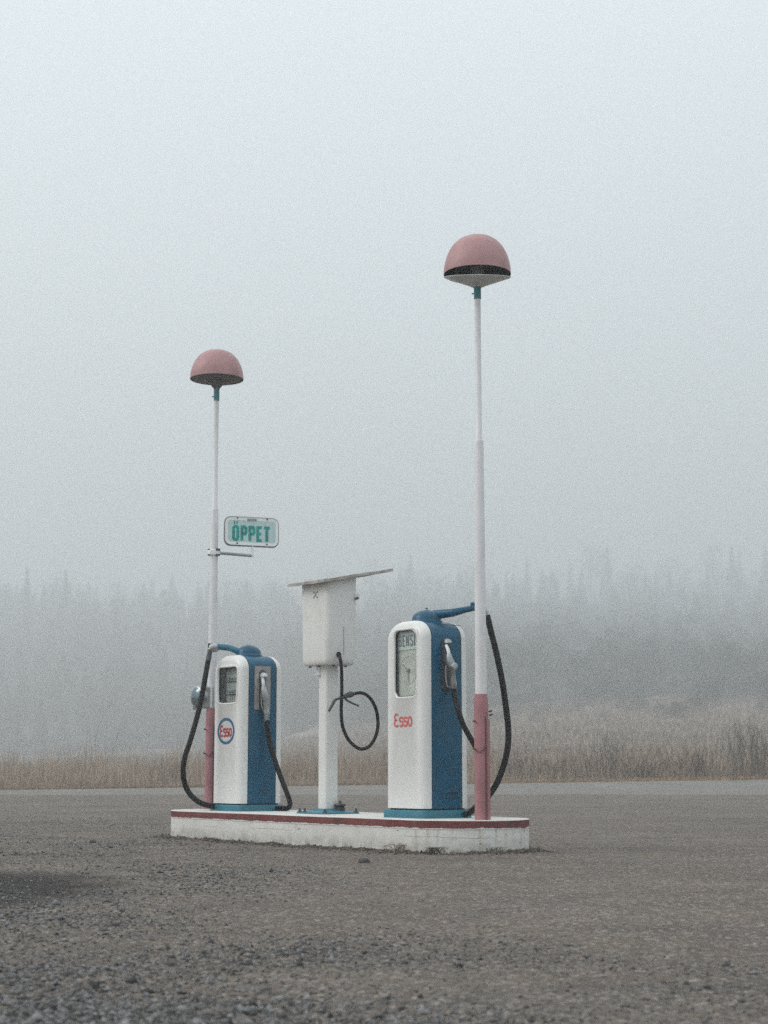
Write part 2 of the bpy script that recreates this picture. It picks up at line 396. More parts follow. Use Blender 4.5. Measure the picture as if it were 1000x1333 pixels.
class Frame:
    def __init__(s, root, yf):
        s.root = root; s.yf = yf
    def front(s, px, py, out=0):
        p = s.root.location + NX * (s.yf + out); return to_local(s.root, at_plane(px, py, p, NX))
    def side(s, px, py, out=0):
        p = s.root.location + AX * (PW / 2 + out); return to_local(s.root, at_plane(px, py, p, AX))
    def any(s, px, py, Y):
        return to_local(s.root, at_y(px, py, Y))

# ---- right-hand pump: tall dial window
HP = 1.62
pr = thing('fuel_pump', isl(-.375, .055), -TH, 'taller white and blue fuel pump with tall dial window reading BENSIN', 'fuel pump', 'old fuel pumps on the island')
fr = Frame(pr, PD / 2 + .006)
a = fr.front(513.5, 822); b = fr.front(544, 906); b.x = min(b.x, .174)
yf, i1, bodyr = pump(pr, HP, .066, (a.x, b.x, b.z, a.z), .05, .046, 0)
fr.yf = yf
face = MB(); yb_ = -yf + .044
wx, wz, ww, wh = (a.x + b.x) / 2, (a.z + b.z) / 2, b.x - a.x, a.z - b.z
lp = rrect(ww + .02, wh + .005, .03, 8, wx, wz)
dial = MB().rings([[(x, yb_ + .004, z) for x, z in lp], [(x, yb_, z) for x, z in lp]]).build('dial_face', CREAM, pr)
hz = a.z - .29 * wh
pl = MB().box((wx, yb_ - .004, (a.z - .003 + hz) / 2), (ww + .015, .006, a.z - .003 - hz)).build('price_plate', PLATE, pr)
tm = plane_map(Vector((wx + .002, yb_ - .007, a.z - .150 * wh)), X, Z, -Y_)
text_mb('BENSIN', tm, ww * .93, .085, .0125, track=.16).build('lettering', HEADER, pl, 0)
dm = plane_map(Vector((wx - .012, yb_, wz - .10 * wh)), X, Z, -Y_)
mk = MB(); annulus(mk, .115, .118, .003, dm, .0006, .001)
for k in range(24):
    t = 2 * math.pi * k / 24; q = .104 if k % 2 else .098
    ribbon(mk, [(q * math.cos(t), q * math.sin(t)), (.113 * math.cos(t), .113 * math.sin(t))], .004, False, dm, .0007, .001)
MB().add(mk.v, mk.f).build('dial_markings', mat('dial_grey', (.40, .41, .39), .6), dial, 0)
nd = MB(); ribbon(nd, [(.012, -.005), (-.075, .05)], .006, False, dm, .012, .002); ribbon(nd, [(0, 0), (.004, -.10)], .005, False, dm, .009, .002)
nd.lathe([(.017, yb_ - .001), (.017, yb_ - .016), (.006, yb_ - .02)], (wx - .012, 0, wz - .10 * wh), 16, 'y')
nd.build('dial_needle', GREYM, dial, 0)
# red script on the front
t0, t1 = fr.front(513.5, 930), fr.front(537, 945)
lw = t1.x - t0.x
text_mb('esso', plane_map(Vector(((t0.x + t1.x) / 2, -yf, (t0.z + t1.z) / 2 )), X, Z, -Y_), lw, t0.z - t1.z, .0165, track=.05).build('brand_lettering', REDF, pr, 0)
# nozzle with its holder on the blue side
h0, h1 = fr.side(574.5, 832), fr.side(589, 900)
cy, cz = (h0.y + h1.y) / 2 - .01, (h0.z + h1.z) / 2
def side_plate(root, name, m, y0, y1, z0, z1, rr, th, x0=None):
    x0 = PW / 2 if x0 is None else x0
    lo = rrect(y1 - y0, z1 - z0, rr, 6, (y0 + y1) / 2, (z0 + z1) / 2); li = rrect(y1 - y0 - .008, z1 - z0 - .008, rr, 6, (y0 + y1) / 2, (z0 + z1) / 2)
    return MB().rings([[(x0 - .004, y, z) for y, z in lo], [(x0 + th - .002, y, z) for y, z in lo], [(x0 + th, y, z) for y, z in li]]).build(name, m, root)
hold = side_plate(pr, 'nozzle_holder', DKMETAL, h0.y + .0, h0.y + .085, h1.z, h0.z, .03, .012)
hc = fr.side(580.5, 839)
hd = MB()
rs = []
for k in range(9):
    t = R(90 * k / 8); rs.append([(PW / 2 + .008 + .055 * math.sin(t) , hc.y + (.034 * math.cos(t) + .004) * math.cos(2 * math.pi * j / 14), hc.z + .01 + (.03 * math.cos(t) + .003) * math.sin(2 * math.pi * j / 14) * (1.25 if j < 8 else .3)) for j in range(14)])
hd.rings(rs).build('hood', STEEL, hold)
def nozzle(root, fr, sc, pts, cap, lever):
    b = [fr.side(x, y, o) for x, y, o, _ in pts]; rad = [q[3] for q in pts]
    nz = MB().tube(b, rad, 12)
    n = nz.build('nozzle', STEEL, root, 60)
    if cap:
        c = fr.side(cap[0], cap[1], cap[2]); MB().lathe([(.030, c.x - .03), (.032, c.x + .012), (.026, c.x + .02), (.012, c.x + .022)], (0, c.y, c.z), 18, 'x').build('valve_cap', STEEL, n)
    MB().tube([fr.side(x, y, o) for x, y, o in lever], .0075, 8).build('trigger', STEEL, n)
    sp = [fr.side(x, y, o) for x, y, o in ((pts[0][0], pts[0][1], pts[0][2]), (pts[1][0], pts[1][1], pts[1][2]))]
    MB().tube([sp[0], (sp[0] + sp[1]) / 2 + Vector((.006, 0, 0)), sp[1]], [.0165, .0175, .0185], 12).build('spout', CHROME, n)
    return n
nozzle(pr, fr, 1, [(580.5, 840, .045, .016), (584, 851, .075, .017), (584.5, 855, .08, .028), (586.5, 862, .085, .034), (588.5, 869, .085, .030), (589.5, 876, .08, .021), (590, 884, .07, .023), (590.3, 890, .065, .03), (590.5, 896, .06, .024)],
       (591, 867.5, .115), [(581, 866, .05), (580, 874, .04), (580.5, 884, .035), (582, 893, .04), (588, 896, .05)])
for root_, f_, pys in ((pr, fr, 813.5),):
    e = f_.side(584, pys); MB().box((PW / 2 + .0008, 0, e.z), (.003, .300, .0045)).build('panel_seam', GASKET, bodyr)
# louvre on the lower side
for py in (1030.5, 1037):
    c0, c1 = fr.side(575, py), fr.side(597, py)
    MB().box((PW / 2 + .004, (c0.y + c1.y) / 2, c0.z), (.012, abs(c1.y - c0.y), .022)).build('louvre', BLUE, bodyr, bevel=.004)
# dome, arm and hoses
dome = top_dome(pr, HP, .128, .085, 0)
arm0 = to_local(pr, pr.location + Vector((.06, .0, HP + .062)))
Ya = 13.87
armp = [arm0, fr.any(590, 797.5, Ya - .0), fr.any(606, 793.5, Ya + .06), fr.any(617, 791.5, Ya + .1), fr.any(627, 791, Ya + .13)]
am = MB().tube(armp, [.042, .034, .027, .025, .027], 16).build('swivel_arm', BLUE, pr)
e = fr.any(615.5, 786.5, Ya + .1); MB().lathe([(.020, e.z - .03), (.020, e.z + .01), (.013, e.z + .016)], (e.x, e.y, 0), 12).build('arm_bolt', BLUE, am)
e = fr.any(555.5, 788.5, 13.97); MB().lathe([(.010, e.z - .03), (.010, e.z - .022), (.006, e.z - .016)], (e.x, e.y, 0), 10).build('dome_bolt', DKMETAL, dome)
Yh = 14.02
MB().tube([fr.any(630, 792, Yh), fr.any(633.5, 797, Yh), fr.any(635.5, 804, Yh)], [.02, .018, .02], 10).build('hose_coupling', STEEL, pr)
hose(pr, [fr.any(*q) for q in ((634.3, 801, Yh), (638.5, 819, Yh), (646.5, 851, Yh), (653.5, 885, Yh), (658, 915, Yh), (661.5, 945, Yh), (661.5, 968, Yh - .02), (657, 992, Yh - .04), (648, 1017, Yh - .06), (636, 1036, Yh - .08), (622, 1049, Yh - .1), (613, 1056, Yh - .12), (604, 1059, Yh - .14))], .026)
hose(pr, [fr.side(590.5, 895, .06), fr.side(592, 905, .075), fr.any(596, 922, 13.62), fr.any(603, 943, 13.60), fr.any(612, 960, 13.60), fr.any(621, 977, 13.62), fr.any(626.5, 1000, 13.66), fr.any(627, 1025, 13.7), fr.any(622, 1047, 13.74), fr.any(612, 1058, 13.8), fr.any(604, 1060, 13.84)], .022)

# ---- left-hand pump: square counter window
HL = 1.494
pl_ = thing('fuel_pump', isl(-3.262, -.005), -TH, 'shorter white and blue fuel pump with square counter window and round red logo', 'fuel pump', 'old fuel pumps on the island')
fl = Frame(pl_, PD / 2 + .006)
a = fl.front(284.3, 870); b = fl.front(311, 914); b.x = min(b.x, .184)
yf, i1, bodyl = pump(pl_, HL, .06, (a.x, b.x, b.z, a.z), .035, .070, .05)
fl.yf = yf
wx, wz, ww, wh = (a.x + b.x) / 2, (a.z + b.z) / 2, b.x - a.x, a.z - b.z
yb_ = -yf + .068
lp = rrect(ww + .0, wh - .006, .03, 8, wx + .02, wz)
cf = MB().rings([[(x, yb_ + .004, z) for x, z in lp], [(x, yb_, z) for x, z in lp]]).build('counter_face', COUNTERF, pl_)
for fz in (.655, .29):
    z = b.z + wh * fz
    ct = MB().box((wx - .005, yb_ - .006, z), (ww * .74, .014, wh * .115)).build('digit_counter', INK, cf, bevel=.003)
    dg = MB()
    for k in range(7):
        m_ = plane_map(Vector((wx - .095 + .030 * k, yb_ - .0135, z)), X, Z, -Y_)
        ribbon(dg, [(-.006, .011), (.006, .011), (.006, -.011), (-.006, -.011)], .0035, bool(k % 2), m_, .0004, .001)
    dg.build('digits', PLATE, ct, 0)
dg = MB()
for k in range(3):
    ribbon(dg, [(-.005, .016), (.004, .016), (.002, -.016)], .005, False, plane_map(Vector((wx - .045 + .03 * k, yb_ - .0005, b.z + wh * .14)), X, Z, -Y_), .0004, .001)
dg.build('small_digits', INK, cf, 0)
# round logo
c0, c1 = fl.front(283.5, 951.5), fl.front(305.5, 951.5); z0, z1 = fl.front(294.5, 934.5), fl.front(294.5, 969)
cx, cz = (c0.x + c1.x) / 2, (z0.z + z1.z) / 2; rx_, rz_ = (c1.x - c0.x) / 2, (z0.z - z1.z) / 2
lm = plane_map(Vector((cx, -yf, cz)), X, Z, -Y_)
lg = MB(); annulus(lg, rx_ - .013, rz_ - .013, .027, lm, .0008, .0015); lg.build('logo_ring', RINGB, pl_, 0)
text_mb('esso', lm, rx_ * 1.38, rz_ * .78, .0185, track=.05).build('brand_lettering', RED, pl_, 0)
# nozzle plate and nozzle
h0, h1 = fl.side(331.5, 867), fl.side(351.5, 927)
npl = side_plate(pl_, 'nozzle_plate', GREYM, h0.y, h1.y, h1.z + .02, h0.z, .008, .008)
side_plate(pl_, 'nozzle_pocket', DKMETAL, fl.side(337, 880).y, fl.side(345.5, 880).y, fl.side(340, 926).z, fl.side(340, 872).z, .03, .012)
hc = fl.side(342, 881)
rs = []
for k in range(9):
    t = R(90 * k / 8); rs.append([(PW / 2 + .006 + .055 * math.sin(t), hc.y + (.036 * math.cos(t) + .004) * math.cos(2 * math.pi * j / 14), hc.z + (.03 * math.cos(t) + .003) * math.sin(2 * math.pi * j / 14) * (1.25 if j < 8 else .3)) for j in range(14)])
MB().rings(rs).build('hood', PLATE, npl)
nozzle(pl_, fl, 1, [(341.5, 882, .04, .018), (343, 893, .06, .020), (343.3, 897, .065, .03), (344.5, 904, .07, .034), (346, 911, .07, .031), (346.3, 917, .065, .025), (346.8, 926, .06, .03), (347, 928, .055, .037), (347, 931, .055, .03), (347.2, 940, .055, .025)],
       None, [(340.5, 900, .03), (340, 909, .028), (340.5, 918, .03), (343, 926, .035)])
domel = top_dome(pl_, HL, .126, .088, 0)
e = fl.any(322.5, 837, 16.32); MB().lathe([(.010, e.z - .03), (.010, e.z - .022), (.006, e.z - .016)], (e.x, e.y, 0), 10).build('dome_bolt', DKMETAL, domel)
Ya = 16.28
arml = MB().tube(spline([fl.any(316, 852, Ya + .02), fl.any(308, 847, Ya), fl.any(298, 843.5, Ya), fl.any(288, 842.3, Ya), fl.any(279, 841.8, Ya)], 5), .030, 14).build('swivel_arm', TEAL, pl_)
MB().tube([fl.any(284, 842, Ya), fl.any(279, 842.5, Ya), fl.any(273.5, 844, Ya)], [.045, .052, .04], 12).build('arm_clamp', STEEL, arml)
for px in (272.5, 277, 281.5):
    e = fl.any(px, 838.5, Ya - .02); MB().lathe([(.013, e.z - .035), (.013, e.z + .008)], (e.x, e.y, 0), 8).build('clamp_bolt', DKMETAL, arml)
MB().tube([fl.any(273.7, 846, Ya), fl.any(271.2, 860, Ya - .02)], [.027, .022], 10).build('hose_coupling', DKMETAL, pl_)
hose(pl_, [fl.any(*q) for q in ((272.5, 853, Ya), (269.5, 869, Ya - .02), (264, 900, Ya - .05), (257, 932, Ya - .07), (247.5, 965, Ya - .1), (241, 985, Ya - .1), (238.5, 1003, Ya - .1), (241, 1021, Ya - .08), (248.5, 1035, Ya - .06), (260, 1044.5, Ya - .04), (272, 1048.5, Ya - .0), (284, 1050, Ya + .05))], .0265)
hose(pl_, [fl.side(347.2, 936, .055), fl.side(348, 946, .065), fl.side(350.5, 962, .07), fl.any(356.5, 985, 16.05), fl.any(365, 1010, 16.02), fl.any(373.5, 1032, 16.0), fl.any(377.5, 1045, 16.02), fl.any(375.5, 1051.5, 16.08), fl.any(368, 1052.5, 16.14), fl.any(358, 1052.3, 16.2)], .0245)

# ------------------------------------------------------------------ lamp posts
def lamp_post(base, tiltdish, spec, label):
    ch = spec['ch']
    """spec: heights above the base"""
    t = thing('lamp_post', base, -TH + .9, label, 'lamp post', 'lamp posts at the ends of the island')
    zc, zn, zt = spec['collar'], spec['neck'], spec['top']      # thick/thin change, end of pole, dome top
    MB().lathe([(.047, 0), (.047, spec['sleeve']), (.046, spec['sleeve'] + .3), (.0385, zc - .03), (.036, zc - .015), (.027, zc), (.0255, zn)], n=24).build('pole', POLEW, t)
    sl = MB().lathe([(.058, 0), (.058, .02), (.057, spec['sleeve'] - .09), (.055, spec['sleeve'] - .06), (.049, spec['sleeve'])], n=24).build('sleeve', PINK, t)
    # half-round cover plate and its wire on the sleeve
    cx_, cy_ = to_local(t, t.location + Vector((.047, -.028, 0))).xy
    MB().tube([(cx_, cy_, .0), (cx_, cy_, spec['sleeve'] - .2)], .019, 10).build('cable_cover', PINK, sl)
    qx, qy = to_local(t, t.location + Vector((.030, -.051, 0))).xy
    MB().tube([(qx, qy, .0), (qx, qy, spec['sleeve'] - .18)], .0048, 6).build('cable', RUST, sl)
    w0 = to_local(t, t.location + Vector((-.052, -.04, .55))); w1 = to_local(t, t.location + Vector((-.01, -.066, .53))); w2 = to_local(t, t.location + Vector((.034, -.06, .58)))
    MB().tube(spline([w0, w1, w2], 6), .004, 6).build('tie_wire', RUST, sl)
    for dx, dy, z in ((-.052, -.038, .55), (-.05, -.04, spec['sleeve'] - .22), (.06, -.045, spec['sleeve'] - .14), (.062, -.05, spec['sleeve'] - .17)):
        p = to_local(t, t.location + Vector((dx, dy, z))); p2 = to_local(t, t.location + Vector((dx * 1.35, dy * 1.35, z + .006)))
        MB().tube([p, p2], .008, 8).build('bolt', RUST, sl)
    MB().lathe([(.030, zn - .015), (.030, zn + ch), (.026, zn + ch + .005)], n=20).build('collar', COLLAR, t)
    p = to_local(t, t.location + Vector((-.03, -.0, zn + .03))); p2 = to_local(t, t.location + Vector((-.048, 0, zn + .03)))
    MB().tube([p, p2], .005, 6).build('collar_screw', DKMETAL, t)
    # shade: dome with an inside, and the dish under it
    r = spec['r']; zr = spec['rim']; h = zt - zr; pf = []
    for k in range(17):
        a = R(90 * k / 16); pf.append((max(.002, r * math.cos(a) ** .82), zr + h * math.sin(a)))
    inn = [(max(.002, q * .975), zr + (z - zr) * .96) for q, z in pf][::-1]
    MB().rings([[(q * math.cos(2 * math.pi * k / 48), q * math.sin(2 * math.pi * k / 48), z) for k in range(48)] for q, z in pf], cap0=False, cap1=True).build('dome_shade', DOME, t, 60)
    MB().rings([[(q * math.cos(2 * math.pi * k / 48), q * math.sin(2 * math.pi * k / 48), z) for k in range(48)] for q, z in inn + [(r * .998, zr + .001)]], cap0=True, cap1=False).build('shade_lining', DARK, t, 60)
    zd = zn + ch
    if tiltdish:
        prof = [(.028, zd - .01), (.034, zd + .004), (.070, zd + .018), (.17, zd + .050), (.262, zd + .080), (.277, zd + .088), (.280, zd + .094), (.272, zd + .097), (.25, zd + .088), (.1, zd + .046), (.03, zd + .04)]
        d = MB().lathe(prof, n=48, cap0=False).build('dish', DISHL, t)
        # the dish hangs loose, its near lip lower
        ax = to_local(t, t.location + Vector((1, 0, 0))).normalized(); c = Vector((0, 0, zd + .090))
        d.data.transform(Matrix.Translation(c) @ Matrix.Rotation(R(13), 4, ax) @ Matrix.Translation(-c))
        MB().lathe([(.05, zd + .10), (.06, zd + .13), (.06, zd + .22), (.03, zd + .25)], n=20).build('lamp_holder', GREYM, t)
        p = to_local(t, t.location + Vector((.02, -.1, zd + .16)))
        MB().tube([p, p + Vector((.02, .01, .05))], .012, 8).build('lamp_bulb', CHROME, t)
    else:
        prof = [(.028, zd - .012), (.036, zd + .004), (.05, zd + .018), (.085, zr - .026), (.14, zr - .016), (.22, zr - .006), (.268, zr + .002), (.258, zr + .008), (.05, zr + .01)]
        MB().lathe(prof, n=48, cap0=False).build('dish', DISHD, t)
    return t
def zrel(py, Y): return at_y(500, py, Y).z - IH
bR = isl(.413, .131); bL = isl(-3.985, -.028)
YR, YL = bR.y, bL.y
lamp_post(bR, True, dict(sleeve=zrel(903, YR - .06), collar=zrel(571, YR), neck=zrel(387, YR), top=zrel(303.2, YR - .08), rim=zrel(357.5, YR), r=.279, ch=.08),
          'taller looking lamp post at the near end, pink dome over an open pale grey dish')
lamp_post(bL, False, dict(sleeve=zrel(921, YL - .06), collar=zrel(661, YL), neck=zrel(520, YL), top=zrel(453.5, YL - .08), rim=zrel(494, YL), r=.278, ch=.118),
          'lamp post carrying the ÖPPET sign, pink dome closed with a dark underside')

# ------------------------------------------------------------------ hanging sign
ua = R(20); UX = Vector((math.cos(ua), math.sin(ua), 0)); UN = Vector((math.sin(ua), -math.cos(ua), 0))
sc_ = at_y(327.5, 692.5, YL - .02)
sg = thing('hanging_sign', sc_, ua, 'small pale open sign reading ÖPPET in teal letters, on a bracket from the pole', 'sign')
SW, SH = .56, .285
def slab(pts0, y0, y1, name, m, parent, bev=0):
    return MB().rings([[(x, y1, z) for x, z in pts0], [(x, y0, z) for x, z in pts0]]).build(name, m, parent, bevel=bev)
slab(rrect(SW - .035, SH - .045, .03), -.014, .014, 'panel', SIGNP, sg)
o_, i_ = rrect(SW, SH, .06, 8), rrect(SW - .052, SH - .062, .032, 8)
MB().rings([[(x, -.016, z) for x, z in i_], [(x, -.018, z) for x, z in o_], [(x, .018, z) for x, z in o_], [(x, .016, z) for x, z in i_], [(x, -.016, z) for x, z in i_]], False, False).build('white_border', SIGNW, sg)
MB().tube([(x, 0, z) for x, z in rrect(SW + .012, SH + .012, .064, 8)] + [(rrect(SW + .012, SH + .012, .064, 8)[0][0], 0, rrect(SW + .012, SH + .012, .064, 8)[0][1])], .0075, 8).build('frame_rod', mat('frame_grey', (.26, .27, .27), .5, metal=.3), sg)
text_mb('ÖPPET', plane_map(Vector((-.005, -.014, -.020)), X, Z, -Y_), SW * .71, SH * .47, .030, track=.17).build('lettering', SIGNT, sg, 0)
MB().box((-.0, -.019, SH / 2 - .018), (.10, .006, .022)).build('name_tag', mat('tag_grey', (.30, .30, .29), .6, var=.3, scale=60), sg)
for x in (-.155, .16):
    for z, s in ((SH / 2 - .006, .008), (-SH / 2 + .017, .0085)):
        MB().lathe([(s, -.024), (s, -.014)], (x, 0, z), 10, 'y').build('screw', DKMETAL, sg)
st0 = to_local(sg, at_y(329, 711, YL + .02)); st1 = to_local(sg, at_y(329, 724.5, YL + .02))
st0 = Vector((.012, 0, -SH / 2)); st1 = Vector((.012, 0, -SH / 2 - .115))
MB().tube([st0 + Vector((0, 0, .0)), st1], .0125, 8).build('stem', SIGNW, sg)
pp = to_local(sg, at_y(285, 719.5, YL)); 
pz = to_local(sg, Vector((bL.x, bL.y, at_y(283, 719.5, YL).z)))
aend = st1 + Vector((0, 0, .012)); 
MB().tube([Vector((pz.x + .03, pz.y, pz.z)), Vector((aend.x + .01, aend.y, aend.z))], .0165, 8).build('bracket_arm', mat('galvanised_arm', (.34, .37, .38), .45, metal=.4), sg)
cl = MB().box((pz.x - .0, pz.y, pz.z), (.115, .10, .06)).build('pole_clamp', SIGNW, sg, bevel=.01)
for dz in (.028, -.028):
    for dx in (.015, .04):
        MB().tube([(pz.x + dx, pz.y - .05, pz.z + dz), (pz.x + dx, pz.y - .062, pz.z + dz)], .012, 8).build('clamp_bolt', DKMETAL, cl)
    MB().tube([(pz.x - .075, pz.y - .03, pz.z + dz), (pz.x - .05, pz.y - .03, pz.z + dz)], .007, 8).build('clamp_bolt', DKMETAL, cl)

# ------------------------------------------------------------------ grey lamp fitting on the far pole
Yf = YL + .0
fc = at_y(263, 907.5, Yf)
fx = thing('wall_lamp', fc, 0, 'small grey lamp with a round glass face, fixed to the far pole behind the hose', 'lamp')
g = lambda px, py, dy=0: to_local(fx, at_y(px, py, Yf + dy))
p0, p1 = g(262, 894), g(279, 922)
MB().box(((p0.x + p1.x) / 2, .02, (p0.z + p1.z) / 2), (p1.x - p0.x, .13, p0.z - p1.z)).build('housing', GREYM, fx, bevel=.012)
c = g(256, 907)
ln = MB()
prof = [(.105, .09), (.112, .06), (.112, .01), (.106, -.005), (.095, -.012)]
rt = Matrix.Rotation(R(-52), 4, 'Z')
ln.lathe([(q, y) for q, y in prof], (0, 0, 0), 32, 'y'); ln.v = [tuple(rt @ Vector(v) + c) for v in ln.v]
bz = ln.build('bezel', STEEL, fx)
ln = MB(); ln.lathe([(.094, -.0125), (.07, -.028), (.035, -.036), (.004, -.039)], (0, 0, 0), 32, 'y'); ln.v = [tuple(rt @ Vector(v) + c) for v in ln.v]
ln.build('lens', LENS, bz)
e = g(253.5, 921); MB().box((e.x, -.03, e.z), (.03, .03, .045)).build('clip', GREYM, bz, bevel=.004)

# ------------------------------------------------------------------ dispenser cabinet on a post
ob = isl(-1.89, 0)
oc = thing('oil_dispenser', ob, -TH, 'white dispenser cabinet on a square post under a slanted weathered roof sheet', 'dispenser')
Yc = ob.y
q = 4 * 3
def rr3(w, d, r, z, dx=0, dy=0): return [(x + dx, y + dy, z) for x, y in rrect(w, d, r, 6)]
# footplate
bpz = [(.46, .40, .0), (.46, .40, .012), (.40, .34, .018), (.22, .22, .032), (.20, .20, .045)]
fp = MB().rings([rr3(w, d, .03, z) for w, d, z in bpz]).build('base_plate', TEAL, oc)
for x, y in ((-.20, -.17), (.20, -.17), (.20, .17), (-.20, .17), (-.12, -.17)):
    MB().lathe([(.020, .008), (.020, .026), (.009, .027), (.009, .048)], (x, y, 0), 8).build('anchor_bolt', DKMETAL, fp)
vx, vy = to_local(oc, at_y(443, 1050, Yc - .05)).xy
vv = MB().lathe([(.045, .02), (.045, .055), (.033, .06), (.05, .068), (.055, .078), (.05, .088), (.02, .092), (.012, .10), (.012, .115)], (vx, vy, 0), 18).build('filler_cap', DKMETAL, oc)
zb = at_y(428, 866, Yc - .1).z - IH           # cabinet bottom
MB().rings([rr3(.135, .14, .025, .04), rr3(.135, .14, .025, zb + .05)]).build('post', CABW, oc)
MB().lathe([(.040, zb - .09), (.043, zb - .088), (.043, zb - .075), (.036, zb - .07), (.036, zb + .03)], (-.055, -.055, 0), 18).build('pipe_stub', CABW, oc)
CW, CD = .45, .345
zt1 = at_y(428, 757, Yc - .2).z - IH
sl_ = math.tan(R(10.5))
rs = [rr3(CW * .80, CD * .80, .04, zb), rr3(CW * .88, CD * .88, .05, zb + .004), rr3(CW * .93, CD * .93, .055, zb + .02), rr3(CW * .955, CD * .95, .055, zb + .05)]
for k in range(1, 5):
    f_ = k / 4; rs.append(rr3(CW * (.955 + .045 * f_), CD * (.95 + .05 * f_), .055, zb + .05 + (zt1 - zb - .02) * f_))
ztc = zt1 + .03
rs[-1] = [(x, y, ztc + (y) * sl_) for x, y, z in rs[-1]]
cab = MB().rings(rs).build('cabinet', CABW, oc, 50)
# the emblem of small dots, side hinge and underside screws
fcx = lambda px, py: to_local(oc, at_plane(px, py, oc.location + NX * (CD / 2), NX))
em = MB(); 
for px, py in ((408.2, 770.8), (413.2, 770.5), (408.3, 778), (413.3, 777.8)):
    e = fcx(px, py); em.lathe([(.009, -CD / 2 - .001), (.009, -CD / 2 + .02)], (e.x, 0, e.z), 10, 'y')
e = fcx(410.8, 774.2)
ribbon(em, [(-.018, .022), (.018, -.022)], .008, False, plane_map(Vector((e.x, -CD / 2 + .002, e.z)), X, Z, -Y_), .0, .003)
ribbon(em, [(.018, .022), (-.018, -.022)], .008, False, plane_map(Vector((e.x, -CD / 2 + .002, e.z)), X, Z, -Y_), .0005, .003)
em.build('emblem', mat('emblem_grey', (.24, .24, .24), .6), cab)
for x, y in ((-.15, -.10), (.02, -.12), (.15, -.05), (.14, .09)): MB().lathe([(.014, zb - .014), (.014, zb + .01)], (x, y, 0), 8).build('underside_screw', DKMETAL, cab)
hg = MB(); e = to_local(oc, at_y(469, 779, Yc - .1)); hg.box((CW / 2 - .01, CD / 2 - .02, e.z + .02), (.05, .05, .05)); hg.build('latch', CABW, cab, bevel=.01)
hg = MB(); hg.lathe([(.013, CW / 2 - .0), (.013, CW / 2 + .03)], (0, CD / 2 - .03, e.z - .0), 8, 'x'); hg.build('latch_knob', DKMETAL, cab)
e = to_local(oc, at_plane(448, 850, oc.location + AX * (CW / 2), AX)); MB().box((CW / 2 * .985, e.y, zb + .22), (.003, .003, .26)).build('door_seam', GREYM, cab)
# roof sheet, slanting down to the front
RW, RD, rt_ = .60, .77, .026
roofc = ztc - .004
n_ = 14; top_, bot_ = [], []
vs, fs = [], []
for s_ in (0, 1):
    for j in range(n_ + 1):
        for i in range(n_ + 1):
            x = RW * (i / n_ - .5); y = RD * (j / n_ - .5) + .125
            ed = (1 if i in (0, n_) or j in (0, n_) else 0)
            x += ed * .008 * noise.noise((x * 9, y * 9, 1)); y += ed * .008 * noise.noise((x * 9, y * 9, 5))
            z = roofc + y * sl_ + .006 * noise.noise((x * 4, y * 4, 2)) + .012 * (y / RD) * (x / RW) + s_ * (rt_ + (.006 * noise.noise((x * 22, y * 22, 8)) if ed else 0))
            vs.append((x, y, z))
m_ = n_ + 1; o2 = m_ * m_
for j in range(n_):
    for i in range(n_):
        k = j * m_ + i; fs.append((k, k + m_, k + m_ + 1, k + 1)); fs.append((o2 + k, o2 + k + 1, o2 + k + m_ + 1, o2 + k + m_))
for i in range(n_):
    for a_, b_ in ((i, i + 1), (n_ * m_ + i + 1, n_ * m_ + i), ((i + 1) * m_, i * m_), (i * m_ + n_, (i + 1) * m_ + n_)): fs.append((a_, b_, o2 + b_, o2 + a_))
MB().add(vs, fs).build('roof_sheet', ROOF, oc, 30)
# hose from the side of the cabinet with its nozzle hooked on the loop
sx = lambda px, py, out=.0: to_local(oc, at_plane(px, py, oc.location + AX * (CW / 2 - .01 + out), AX))
gp = sx(440.5, 852)
MB().lathe([(.024, gp.x - .01), (.024, gp.x + .012), (.015, gp.x + .014)], (0, gp.y, gp.z), 14, 'x').build('hose_grommet', RUBBER, cab)
ho = [sx(440.3, 852, .0), sx(442.6, 856, .05), sx(444.3, 866, .07), sx(445, 885, .07), sx(445, 905, .07), sx(444.3, 925, .07), sx(446, 945, .07), sx(452.5, 961, .07), sx(461, 970.5, .075), sx(470, 975, .08), sx(480, 972, .08), sx(488, 961, .08), sx(492, 946, .08), sx(491, 929, .08), sx(486, 915, .09), sx(478.5, 905.5, .1), sx(470, 902, .105), sx(461, 903, .11)]
hose(oc, ho, .0155)
nz = MB().tube([sx(461, 903, .11), sx(456, 904, .115), sx(451, 905.5, .12), sx(448, 907.5, .12)], [.017, .030, .021, .018], 10).build('nozzle', DKMETAL, oc)
MB().tube([sx(449, 907.5, .12), sx(442, 909, .12), sx(436.5, 911, .115), sx(435, 913, .115), sx(428, 926, .10)], [.012, .011, .012, .015, .012], 8).build('spout', DKMETAL, nz)
MB().tube([sx(449.5, 909, .125), sx(452, 912, .13), sx(459, 915.5, .14), sx(467, 919, .15)], [.011, .010, .009, .009], 8).build('trigger', DKMETAL, nz)

